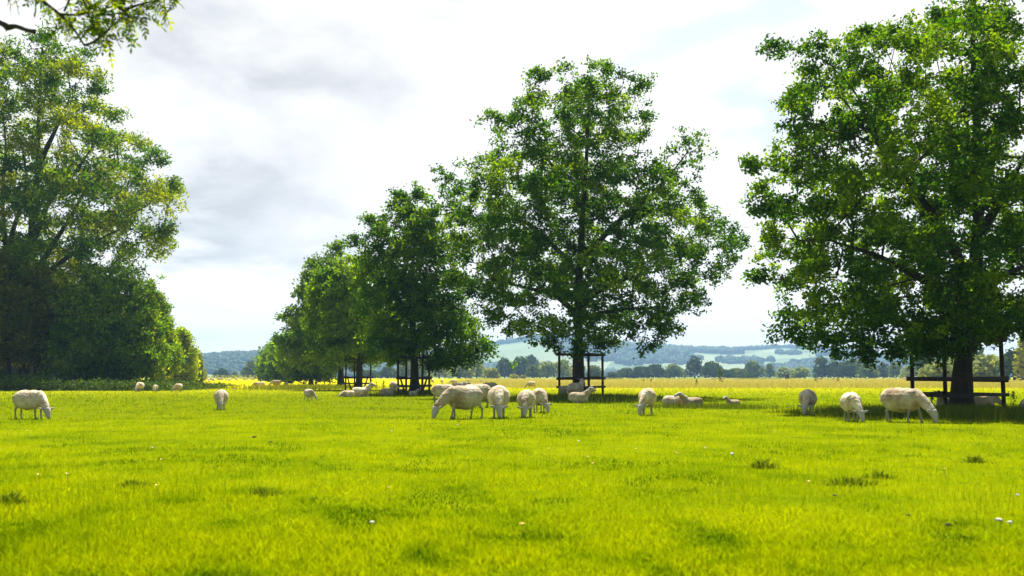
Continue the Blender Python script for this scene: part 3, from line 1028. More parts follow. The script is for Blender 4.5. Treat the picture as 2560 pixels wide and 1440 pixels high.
def build_turf():
    rng = np.random.RandomState(3)
    n = 400000
    a, b = 1 / 3.7, 1 / 95.0
    q = b + (a - b) * rng.uniform(0, 1, n) ** 1.12
    D = 1 / q
    X = rng.uniform(-0.70, 0.70, n) * (D + 1.5)
    pat = fnoise(X * 0.55, D * 0.55, 1)
    pat2 = fnoise(X * 2.6, D * 1.6, 8)
    clump = fnoise(X * 6.0, D * 6.0, 15)
    H = (0.016 + 0.040 * clump + 0.022 * pat2) * rng.uniform(0.6, 1.3, n) * (1 + np.clip(D - 10, 0, 40) * 0.03)
    W = np.maximum(0.0075, 0.00048 * D) * rng.uniform(0.7, 1.4, n)
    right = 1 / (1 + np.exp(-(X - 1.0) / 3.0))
    dark_strip = ((D > 22) & (D < 58)) * (1 - right)  # blades get a darker tint in the same left-hand strip
    tint = 0.58 + (pat - 0.5) * 1.2 + (pat2 - 0.5) * 1.2 + (clump - 0.5) * 0.35 + rng.normal(0, 0.10, n) - 0.12 * dark_strip - 0.6 * np.clip(0.45 - pat2, 0, 1) * 2.4
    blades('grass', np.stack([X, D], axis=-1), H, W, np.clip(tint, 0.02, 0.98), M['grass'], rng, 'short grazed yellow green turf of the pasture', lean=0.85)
    # longer uncropped wisps standing in loose drifts
    n = 26000
    D = 1 / (1 / 60.0 + (1 / 5.0 - 1 / 60.0) * rng.uniform(0, 1, n))
    X = rng.uniform(-0.62, 0.62, n) * (D + 1)
    k = fnoise(X * 0.35, D * 0.35, 21) + 0.10 * (X / D > -0.1)
    keep = k > rng.uniform(0.52, 0.78, n)
    X, D = X[keep], D[keep]
    n = len(X)
    H = rng.uniform(0.07, 0.17, n)
    W = np.maximum(0.004, 0.0003 * D)
    blades('grass', np.stack([X, D], axis=-1), H, W, np.clip(0.38 + rng.normal(0, 0.15, n), 0, 1), M['grass'], rng, 'loose drifts of longer green grass wisps in the pasture', lean=0.22)
    # rank grass the sheep leave round the guards
    zones = [(2412, 1040, 2.8, 2.9, 9500, .16, .34, -.08), (2230, 1035, 1.6, 2.0, 2500, .15, .30, -.02), (2530, 1045, 2.0, 2.5, 3500, .18, .38, -.05),
             (1470, 1000, 2.8, 4.0, 6500, .14, .34, -.06), (1560, 1003, 1.6, 3.0, 2200, .14, .30, -.02),
             (1038, 985, 2.2, 3.5, 2500, .12, .3, 0.0), (1730, 1020, 1.9, 1.2, 1800, .12, .24, 0.05), (1830, 1022, 1.2, 0.8, 900, .1, .22, 0.05)]
    PX, HH, TT = [], [], []
    for (px, py, sx, sy, cnt, h0, h1, tb) in zones:
        g = G(px, py)
        PX.append(np.stack([g[0] + rng.normal(0, sx * .55, cnt), g[1] + rng.normal(0, sy * .55, cnt)], axis=-1))
        HH.append(rng.uniform(h0, h1, cnt))
        TT.append(np.clip(0.36 + tb + rng.normal(0, .18, cnt), 0, 1))
    XY = np.vstack(PX)
    blades('tall_grass', XY, np.concatenate(HH), np.maximum(0.007, 0.00036 * XY[:, 1]), np.concatenate(TT), M['tallgrass'], rng, 'rank dark tall grass round the feet of the guarded oaks', lean=0.25)
    # sunlit long grass at the foot of the hawthorns
    n = 7000
    px = rng.uniform(300, 465, n)
    Y = rng.uniform(72, 105, n)
    X = (px - 1280) / FPX * 86 + rng.normal(0, 1, n)
    H = rng.uniform(.2, .6, n) * np.interp(px, [300, 360, 430, 465], [.7, 1, .7, .3])
    blades('tall_grass', np.stack([X, Y], axis=-1), H, np.full(n, .035), np.clip(0.66 + rng.normal(0, .2, n), 0, 1), M['tallgrass'], rng, 'sunlit long grass at the foot of the hawthorns', lean=0.25)
    # seeding grass on the low rise by the yellow green oak
    n = 5500
    X = rng.normal(0, 1, n) * 2.1 + G(822, 968)[0]
    Y = rng.normal(0, 1, n) * 4.5 + 82.0
    H = rng.uniform(.15, .46, n)
    blades('tall_grass', np.stack([X, Y], axis=-1), H, np.full(n, .03), np.clip(0.62 + rng.normal(0, .2, n), 0, 1), M['tallgrass'], rng, 'pale seeding grass under the yellow green oak', lean=0.2)
    # long hay on the far half of the field
    n = 60000
    D = 1 / (1 / 395.0 + (1 / 85.0 - 1 / 395.0) * rng.uniform(0, 1, n))
    X = rng.uniform(-0.05, 0.62, n) * D + rng.normal(0, 2, n)
    blades('tall_grass', np.stack([X, D], axis=-1), rng.uniform(.2, .5, n), 0.0004 * D, np.clip(0.9 + rng.normal(0, .1, n), 0, 1), HAY, rng, 'straw coloured seeding hay over the far half of the field', lean=0.3)
    # nettles and hedge bottom under the wood edge
    n = 15000
    u = rng.uniform(-0.3, 1.0, n)
    px = u * 430
    D = rng.uniform(69, 84, n)
    X = (px - 1280) / FPX * 72
    X = X + rng.normal(0, .8, n)
    hmax = np.interp(px, [-130, 0, 330, 430], [1.15, 1.1, .85, .45])
    H = hmax * rng.uniform(.2, 1.0, n) * (0.25 + 1.3 * fnoise(X * .35, D * .35, 5))
    C = np.stack([X, D, H * rng.uniform(.15, 1, n)], axis=-1)
    C = np.repeat(C, 4, axis=0) + rng.normal(size=(n * 4, 3)) * np.array([.14, .14, .10])
    C[:, 2] = np.maximum(C[:, 2], 0.05)
    N = rng.normal(size=C.shape) + np.array([0, 0, .6])
    V, F = leaf_quads(C, N, rng.uniform(.12, .3, len(C)), rng.uniform(.06, .14, len(C)), rng)
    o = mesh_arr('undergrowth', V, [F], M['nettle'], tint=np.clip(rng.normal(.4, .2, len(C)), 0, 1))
    tag(o, 'dark nettles and rank herbs along the foot of the left wood edge', 'undergrowth', kind='stuff')


HAY = leaf_mat('hay_stem', (0.19, 0.19, 0.02), (0.31, 0.285, 0.045), (0.42, 0.37, 0.10), 0.4, (1.1, 1.07, 0.7))
build_turf()


# ------------------------------------------------------------------ distant trees, bushes and hedges
def far_tree(name, label, px, top, by, w, Y, mat, seed, group, n=620, cat='tree', lobes=7, trunk=True):
    rng = np.random.RandomState(seed)
    g = P(px, HOR, Y)
    base = np.array([g[0], Y, 0.0])
    k = Y / FPX
    h = CAMZ + (HOR - top) * k
    rw = w * 0.5 * k
    root = empty(name, base)
    # uneven lobes, then a spray of leaf masses over each
    c = []
    for i in range(lobes):
        zf = rng.uniform(0.28, 0.82)
        ww = rw * (0.62 if zf > 0.65 else 0.8)
        th = rng.uniform(0, 2 * math.pi)
        rr = rng.uniform(0.1, 0.62)
        c.append((math.cos(th) * ww * rr, math.sin(th) * ww * rr, zf * h, rw * rng.uniform(0.38, 0.55), h * rng.uniform(0.16, 0.24)))
    c.append((0, 0, h * 0.48, rw * 0.75, h * 0.42))
    c.append((rng.normal(0, rw * .12), 0, h * 0.80, rw * 0.42, h * 0.20))
    c.append((-rw * 0.5, 0, h * 0.3, rw * 0.45, h * 0.27))
    c.append((rw * 0.5, 0, h * 0.3, rw * 0.45, h * 0.27))
    c = np.array(c)
    wsel = c[:, 3] ** 2
    idx = rng.choice(len(c), n, p=wsel / wsel.sum())
    d = unit(rng.normal(size=(n, 3)))
    rad = rng.uniform(0.72, 1.08, n)[:, None]
    C = c[idx, :3] + d * rad * np.stack([c[idx, 3], c[idx, 3], c[idx, 4]], axis=-1)
    C[:, 2] = np.maximum(C[:, 2], h * 0.03)
    N = d + rng.normal(size=(n, 3)) * 0.45
    s = max(rw, h * 0.4) * 0.27 * (620 / n) ** 0.3
    V, F = leaf_quads(C, N, s * rng.uniform(.7, 1.4, n), s * 0.75 * rng.uniform(.7, 1.3, n), rng)
    lt = rng.normal(0, .14, len(c))
    tint = np.clip(0.45 + lt[idx] + rng.normal(0, .14, n), 0.02, .98)
    mesh_arr('crown', V, [F], mat, root, tint=tint)
    if trunk:
        V, fs = tube([(0, 0, -.1), (0, 0, h * .3), (0.1, 0, h * .65)], [h * .035, h * .025, h * .012], 7)
        mesh_arr('trunk', V, fs, M['ashbark'], root, smooth=True)
    return tag(root, label, cat, group)


FT = 'trees beyond the far field'
FAR = [
    # px, top, width, Y, mat, name, label
    (505, 928, 26, 520, 'far_dark', 'small grey green tree beyond the left hedge, nearest the hawthorns'),
    (553, 921, 40, 530, 'far_dark', 'dome shaped dark tree standing alone beyond the left hedge'),
    (588, 929, 18, 470, 'far_mid', 'tiny round bush beside the yellowish tree beyond the left hedge'),
    (634, 903, 62, 450, 'far_mid', 'yellowish green tree beyond the left hedge, next to the oak row'),
    (650, 925, 40, 440, 'far_dark', 'low dark bush between the yellowish tree and the oak row'),
    (925, 926, 46, 440, 'far_dark', 'low grey bush seen left of the forked oak, under its boughs'),
    (972, 916, 58, 445, 'far_dark', 'grey green bush seen just left of the forked oak guard'),
    (1012, 892, 46, 450, 'far_pale', 'pale willow seen through the left bay of the forked oak guard'),
    (1055, 900, 46, 460, 'far_pale', 'pale willow seen through the right bay of the forked oak guard'),
    (1098, 884, 60, 430, 'far_pale', 'pale willow with bare lower stems right of the forked oak guard'),
    (1150, 890, 74, 440, 'far_pale', 'widest pale willow, midway between the two guarded oaks'),
    (1192, 900, 50, 450, 'far_pale', 'pale willow next to the small round yellow edged bush'),
    (1228, 920, 44, 425, 'far_yellow', 'small round bush with bright yellow edge behind the sheep flock'),
    (1262, 895, 56, 520, 'far_dark', 'dark grey green tree just right of the small yellow edged bush'),
    (1300, 893, 62, 530, 'far_dark', 'broad dark grey green tree behind the flock'),
    (1330, 888, 60, 620, 'far_dark', 'dark tree top peeping above the broad dark tree'),
    (1285, 935, 26, 418, 'far_yellow', 'very low yellow shrub in front of the broad dark tree'),
    (1308, 937, 18, 422, 'far_yellow', 'tiniest yellow shrub in front of the broad dark tree'),
    (1335, 912, 40, 460, 'far_mid', 'rounded mid green bush left of the pale trees by the tall oak'),
    (1366, 903, 50, 480, 'far_pale', 'pale round tree just outside the tall oak guard on its left'),
    (1408, 898, 52, 480, 'far_pale', 'pale round tree behind the left bay of the tall oak guard'),
    (1443, 905, 44, 490, 'far_mid', 'green tree directly behind the tall oak trunk'),
    (1488, 913, 44, 450, 'far_mid', 'light green bush in the right bay of the tall oak guard'),
    (1530, 930, 34, 480, 'far_dark', 'low dark bush right of the tall oak guard'),
    (1568, 919, 56, 500, 'far_dark', 'broad low dark tree above the hedge, first of a dark run'),
    (1605, 917, 60, 500, 'far_dark', 'broad low dark tree above the hedge, second of a dark run'),
    (1640, 911, 54, 510, 'far_dark', 'mid height dark tree above the hedge, third of a dark run'),
    (1686, 910, 56, 520, 'far_mid', 'soft green tree left of the tall dark conical one'),
    (1737, 890, 48, 500, 'far_dark', 'tall dark conical tree rising above the hedge'),
    (1782, 904, 62, 490, 'far_dark', 'broad dark tree right of the tall conical one'),
    (1815, 924, 36, 470, 'far_dark', 'low dark tree standing behind the hedge gap'),
    (1845, 921, 50, 520, 'far_mid', 'soft green tree right of the hedge gap'),
    (1886, 902, 58, 540, 'far_mid', 'rounded green tree with shaded base, mid hedge'),
    (1926, 908, 30, 530, 'far_mid', 'narrow upright green tree left of the dark box by the hedge'),
    (1870, 933, 52, 460, 'far_dark', 'long low dark bush hugging the hedge'),
    (1960, 918, 44, 520, 'far_pale', 'pale green tree directly above the dark box by the hedge'),
    (2000, 918, 54, 500, 'far_pale', 'pale low tree left of the biggest round dark tree'),
    (2056, 892, 52, 470, 'far_dark', 'biggest round dark tree above the hedge'),
    (2085, 905, 46, 480, 'far_dark', 'dark tree crowding the right flank of the biggest round one'),
    (2118, 902, 56, 470, 'far_dark', 'dark rounded tree, centre of the clump left of the nearest oak'),
    (2142, 897, 50, 500, 'far_mid', 'green tree top behind the dark rounded clump'),
    (2172, 912, 54, 455, 'far_mid', 'light green dome shaped tree in front of the dark clump'),
    (2208, 905, 40, 500, 'far_dark', 'dark upright tree right of the light green dome'),
    (2240, 908, 44, 480, 'far_mid', 'soft green tree under the low boughs of the nearest oak'),
    (2272, 916, 46, 440, 'far_pale', 'pale bush left of the nearest oak guard'),
]
for i, (px, top, w, Y, mt, lab) in enumerate(FAR):
    far_tree('distant_tree', lab, px, top, 945, w * 1.12, Y, M[mt], 200 + i, FT)
# nearer thicket behind the nearest oak, on the right
TH = 'thicket behind the nearest oak'
for i, (px, top, w, Y, mt, nm, lab, n) in enumerate([
        (2318, 860, 70, 300, 'far_dark', 'distant_tree', 'dark tree above the pale bushes, left bay of the nearest guard', 900),
        (2345, 905, 100, 230, 'far_pale', 'willow_bush', 'pale feathery bush filling the left bay of the nearest guard', 1100),
        (2395, 890, 90, 240, 'far_pale', 'willow_bush', 'pale feathery bush directly behind the nearest oak trunk', 1100),
        (2455, 888, 110, 225, 'far_pale', 'willow_bush', 'pale feathery bush filling the right bay of the nearest guard', 1100),
        (2430, 850, 90, 320, 'far_mid', 'distant_tree', 'green tree top above the pale bushes behind the nearest trunk', 900),
        (2535, 870, 90, 210, 'far_dark', 'distant_tree', 'dark shrubby tree right of the nearest guard', 1100),
        (2572, 840, 80, 200, 'far_yellow', 'distant_tree', 'bright yellow green tree at the right picture edge', 1100),
        (2660, 830, 140, 210, 'far_mid', 'distant_tree', 'green tree beyond the right picture edge', 900)]):
    far_tree(nm, lab, px, top, 948, w, Y, M[mt], 300 + i, TH, n=n, lobes=10)


def hedge(label, px0, px1, top, by, mat, seed, depth=1.6):
    rng = np.random.RandomState(seed)
    Y = GY(by)
    k = Y / FPX
    x0, x1 = (px0 - 1280) * k, (px1 - 1280) * k
    h = (by - top) * k
    L = x1 - x0
    n = int(max(500, L * 12))
    root = empty('hedge', ((x0 + x1) / 2, Y + depth / 2, 0))
    X = rng.uniform(-L / 2, L / 2, n)
    hh = h * (0.86 + 0.28 * fnoise(X * .25, X * 0 + seed, 2))
    Z = hh * rng.uniform(0.05, 1, n) ** 0.8
    D = rng.uniform(-depth / 2, depth / 2, n)
    C = np.stack([X, D, Z], axis=-1)
    N = rng.normal(size=(n, 3)) + np.stack([0 * X, np.sign(D) * .6, Z / h], axis=-1)
    V, F = leaf_quads(C, N, h * .30 * rng.uniform(.7, 1.4, n), h * .22 * rng.uniform(.7, 1.4, n), rng)
    mesh_arr('foliage', V, [F], mat, root, tint=np.clip(rng.normal(.5, .2, n), 0, 1))
    tag(root, label, 'hedge', 'hedges across the far end of the field')


hedge('long low hedge with yellow top at the left end of the field', 486, 672, 938.5, 950, M['far_yellow'], 1)
hedge('short clipped hedge just right of the tall oak guard', 1508, 1555, 944, 949.5, M['far_mid'], 2)
hedge('long dark clipped hedge between the tall oak and the hedge gap', 1557, 1812, 943.5, 949.5, M['far_mid'], 3)
hedge('dark clipped hedge right of the gap, up to the dark box', 1834, 1955, 943, 949.5, M['far_mid'], 4)
hedge('long dark clipped hedge from the dark box to the nearest oak', 1968, 2300, 942.5, 949.5, M['far_mid'], 5)
hedge('bright yellow bramble bank at the foot of the hawthorns', 452, 488, 936, 955, M['hawthorn'], 6, 3.0)


def rbox(bm, size, loc, rot=(0, 0, 0), bev=0.01, jitter=0.0, rng=None):
    from mathutils import Matrix, Euler
    mt = Matrix.Translation(loc) @ Euler(rot).to_matrix().to_4x4() @ Matrix.Diagonal((*size, 1))
    r = bmesh.ops.create_cube(bm, size=1.0, matrix=mt)
    if bev:
        es = list({e for v in r['verts'] for e in v.link_edges})
        bmesh.ops.bevel(bm, geom=es, offset=bev, segments=2, affect='EDGES', profile=0.6)


def bm_obj(name, bm, mat, parent=None, smooth=False):
    me = bpy.data.meshes.new(name)
    bm.to_mesh(me)
    bm.free()
    if smooth:
        me.polygons.foreach_set('use_smooth', np.ones(len(me.polygons), dtype=bool))
    me.materials.append(mat)
    o = bpy.data.objects.new(name, me)
    COL.objects.link(o)
    o.parent = parent
    return o


def feeder():
    g = G(1961, 949.2)
    r = empty('field_feeder', (g[0], g[1] - 3.0, 0))
    bm = bmesh.new()
    rbox(bm, (1.15, 1.1, 1.25), (0, 0, .95), bev=.06)
    rbox(bm, (1.4, 1.35, .12), (0, 0, 1.64), bev=.03)
    bm_obj('hopper', bm, M['bin'], r)
    for sx in (-1, 1):
        for sy in (-1, 1):
            bm = bmesh.new()
            rbox(bm, (.12, .12, .36), (sx * .45, sy * .42, .15), bev=.01)
            bm_obj('leg', bm, M['bin'], r)
    tag(r, 'dark upright box standing against the far hedge', 'feeder')


feeder()


# ------------------------------------------------------------------ wooden tree guards
def guard(label, px, by, r, phi, seed, brace=False):
    rng = np.random.RandomState(seed)
    g = G(px, by)
    root = empty('tree_guard', g)
    an = [phi + k * math.pi / 2 for k in range(4)]
    cor = [np.array([r * math.cos(a), r * math.sin(a), 0]) for a in an]
    for c in cor:
        h = rng.uniform(2.16, 2.26)
        lean = rng.normal(0, .015, 2)
        path = [c + np.array([lean[0] * t * 2, lean[1] * t * 2, -.1 + (h + .1) * t]) for t in np.linspace(0, 1, 6)]
        rad = [.062 + rng.uniform(-.004, .004) for _ in path]
        V, fs = tube(path, rad, 9)
        mesh_arr('post', V, fs, M['post'], root, smooth=False)
    for k in range(4):
        a, b = cor[k], cor[(k + 1) % 4]
        d = unit(b - a)
        out = unit((a + b) / 2) * .085
        for z, th in ((.46, .10), (.90, .125), (2.06, .11)):
            zz = z + rng.normal(0, .012) + (0.03 if k % 2 else 0)
            p0 = a - d * .12 + out
            p1 = b + d * .12 + out
            mid = (p0 + p1) / 2
            ang = math.atan2(d[1], d[0])
            tilt = rng.normal(0, .012)
            bm = bmesh.new()
            rbox(bm, (np.linalg.norm(p1 - p0), .055, th), (mid[0], mid[1], zz), (0, tilt, ang), bev=.012)
            bm_obj('rail', bm, M['post'], root)
        # stock wire between the posts
        L = np.linalg.norm(b - a)
        s0, s1 = [], []
        inner = -out * .75
        for z in np.arange(.95, 2.05, .14):
            s0.append(a + inner + [0, 0, z])
            s1.append(b + inner + [0, 0, z])
        for t in np.arange(.1, .95, .1):
            p = a + (b - a) * t + inner
            s0.append(p + [0, 0, .9])
            s1.append(p + [0, 0, 2.05])
        s0, s1 = np.array(s0), np.array(s1)
        V, F = prisms(s0, s1, np.full(len(s0), .0016), np.full(len(s0), .0016), 4)
        mesh_arr('wire_mesh', V, [F], M['wire'], root)
    if brace:
        for s in (-1, 1):
            V, fs = tube([(s * .42, -.35, -.05), (s * .62, -.30, .5), (s * .78, -.25, 1.0)], [.055, .055, .05], 8)
            mesh_arr('brace', V, fs, M['post'], root)
    return tag(root, label, 'tree guard', 'square wooden guards round the oaks')


guard('dark timber guard round the nearest oak trunk at the right', 2396, 1026, 1.28, math.radians(-8), 1)
guard('timber guard with wire mesh round the tallest oak in mid field', 1453, 991.5, 1.14, math.radians(15.5), 2)
guard('braced timber guard round the forked oak', 1035, 985.5, 0.98, math.radians(33), 3, True)
guard('shaded timber guard round the yellow green oak, left of the forked oak', 895, 974.5, 0.95, math.radians(25), 4, True)


# ------------------------------------------------------------------ sheep
XS = 0.80                          # a short, deep body


def loft_bm(bm, secs, k=14):
    """closed loft: secs = (x, y, z, half width sideways, half height across the path)"""
    P_ = np.array([s[:3] for s in secs], float)
    T_ = np.zeros_like(P_)
    T_[1:-1] = P_[2:] - P_[:-2]
    T_[0] = P_[1] - P_[0]
    T_[-1] = P_[-1] - P_[-2]
    T_ = unit(T_)
    rings = []
    for i, s in enumerate(secs):
        t = T_[i]
        side = np.array([0, 1.0, 0])
        side = unit(side - t * np.dot(side, t))
        up = np.cross(t, side)
        ring = []
        for q in range(k):
            a = 2 * math.pi * q / k
            ring.append(bm.verts.new(P_[i] + side * s[3] * math.cos(a) + up * s[4] * math.sin(a)))
        rings.append(ring)
    for a, b in zip(rings[:-1], rings[1:]):
        for q in range(k):
            bm.faces.new((a[q], a[(q + 1) % k], b[(q + 1) % k], b[q]))
    bm.faces.new(rings[0][::-1])
    bm.faces.new(rings[-1])


_loft = loft_bm


def remesh(bm, voxel, smooth_it):
    bmesh.ops.recalc_face_normals(bm, faces=bm.faces)
    me = bpy.data.meshes.new('tmp')
    bm.to_mesh(me)
    bm.free()
    o = bpy.data.objects.new('tmp', me)
    COL.objects.link(o)
    md = o.modifiers.new('r', 'REMESH')
    md.mode = 'VOXEL'
    md.voxel_size = voxel
    md.use_smooth_shade = True
    sm = o.modifiers.new('s', 'SMOOTH')
    sm.factor = 0.5
    sm.iterations = smooth_it
    dg = bpy.context.evaluated_depsgraph_get()
    out = bpy.data.meshes.new_from_object(o.evaluated_get(dg))
    COL.objects.unlink(o)
    bpy.data.objects.remove(o)
    bpy.data.meshes.remove(me)
    return out


TORSO = [(-.53, .50, .03, .05), (-.50, .505, .12, .14), (-.42, .505, .19, .20), (-.28, .49, .228, .232), (-.08, .472, .245, .245), (.10, .475, .235, .24), (.25, .49, .20, .228), (.36, .505, .155, .195), (.44, .51, .10, .14), (.47, .51, .04, .06)]

POSES = {
    #        neck path (x,z,ry,rz), head path (x,z,ry,rz), torso dz, legs
    'graze': ([(.30, .56, .13, .17), (.42, .50, .115, .155), (.53, .41, .095, .125), (.62, .32, .08, .10), (.68, .245, .07, .085)],
              [(.655, .28, .05, .05), (.69, .235, .072, .082), (.725, .17, .066, .075), (.755, .10, .05, .055), (.775, .045, .042, .04), (.783, .02, .03, .028)], 0.0, 'stand'),
    'graze_step': ([(.30, .56, .13, .17), (.43, .51, .115, .155), (.56, .43, .095, .125), (.68, .33, .08, .10), (.76, .25, .07, .085)],
                   [(.735, .28, .05, .05), (.77, .235, .072, .082), (.80, .17, .066, .075), (.815, .10, .05, .055), (.825, .045, .042, .04), (.828, .02, .03, .028)], 0.0, 'step'),
    'stand': ([(.28, .56, .13, .17), (.40, .63, .115, .14), (.47, .72, .095, .115), (.52, .80, .08, .095)],
              [(.47, .80, .05, .05), (.53, .835, .072, .08), (.61, .825, .066, .074), (.69, .785, .05, .055), (.745, .755, .042, .042), (.765, .745, .03, .03)], 0.0, 'stand'),
    'lie': ([(.28, .32, .13, .16), (.40, .40, .11, .14), (.47, .48, .095, .115), (.52, .55, .08, .095)],
            [(.47, .56, .05, .05), (.53, .59, .072, .08), (.61, .575, .066, .074), (.69, .535, .05, .055), (.745, .505, .042, .042), (.765, .495, .03, .03)], -.255, 'lie'),
    'sleep': ([(.28, .30, .13, .16), (.42, .29, .11, .13), (.52, .25, .09, .11), (.58, .20, .08, .09)],
              [(.54, .24, .05, .05), (.59, .20, .072, .08), (.66, .15, .066, .07), (.73, .10, .05, .055), (.78, .07, .042, .04), (.80, .06, .03, .028)], -.255, 'lie'),
}


def side_legs(bm0, kind, body):
    bm = bm0

    def loft_bm(b, secs, k):
        thin = .80 if body else 1.0
        _loft(b, [(x * XS, y, z, ry * thin, rz * thin) for (x, y, z, ry, rz) in secs], k)
    for s in (-1, 1):
        y = .105 * s
        if kind in ('stand', 'step'):
            df = .0
            dh = .0
            if kind == 'step':
                df = .11 * s
                dh = -.10 * s
            if body:
                loft_bm(bm, [(.29, y, .44, .06, .075), (.295 + df * .3, y, .34, .05, .058), (.30 + df * .6, y, .25, .036, .04), (.30 + df * .9, y, .14, .027, .028), (.305 + df, y, .07, .027, .028), (.32 + df, y, .035, .032, .036), (.325 + df, y, -.01, .036, .042)], 10)
                loft_bm(bm, [(-.38, y, .46, .075, .11), (-.35 + dh * .3, y, .37, .06, .085), (-.40 + dh * .6, y, .27, .034, .042), (-.435 + dh * .8, y, .22, .03, .034), (-.425 + dh * .95, y, .12, .026, .027), (-.42 + dh, y, .065, .027, .028), (-.405 + dh, y, .035, .032, .036), (-.40 + dh, y, -.01, .036, .042)], 10)
            else:
                loft_bm(bm, [(.27, y * .95, .54, .07, .12), (.29, y, .43, .075, .10), (.295, y, .33, .06, .07), (.297 + df * .4, y, .28, .03, .035)], 10)
                loft_bm(bm, [(-.36, y * .95, .56, .09, .14), (-.38, y * 1.05, .46, .095, .135), (-.36 + dh * .2, y, .37, .075, .10), (-.38 + dh * .5, y, .30, .035, .045)], 10)
        else:
            if body:
                loft_bm(bm, [(.24, y * 1.3, .16, .06, .07), (.36, y * 1.35, .10, .045, .05), (.44, y * 1.35, .055, .036, .036), (.36, y * 1.25, .035, .03, .03), (.27, y * 1.2, .03, .032, .03)], 10)
                loft_bm(bm, [(-.34, y * 1.5, .16, .08, .10), (-.16, y * 1.9, .13, .06, .07), (-.10, y * 2.0, .07, .04, .045), (-.22, y * 2.05, .04, .03, .03), (-.06, y * 2.1, .03, .028, .028), (.0, y * 2.1, .03, .032, .03)], 10)
            else:
                loft_bm(bm, [(.16, y * 1.2, .22, .08, .10), (.28, y * 1.3, .14, .07, .08), (.36, y * 1.3, .10, .035, .04)], 10)
                loft_bm(bm, [(-.40, y * 1.3, .20, .09, .12), (-.26, y * 1.6, .16, .10, .13), (-.14, y * 1.75, .12, .05, .06)], 10)


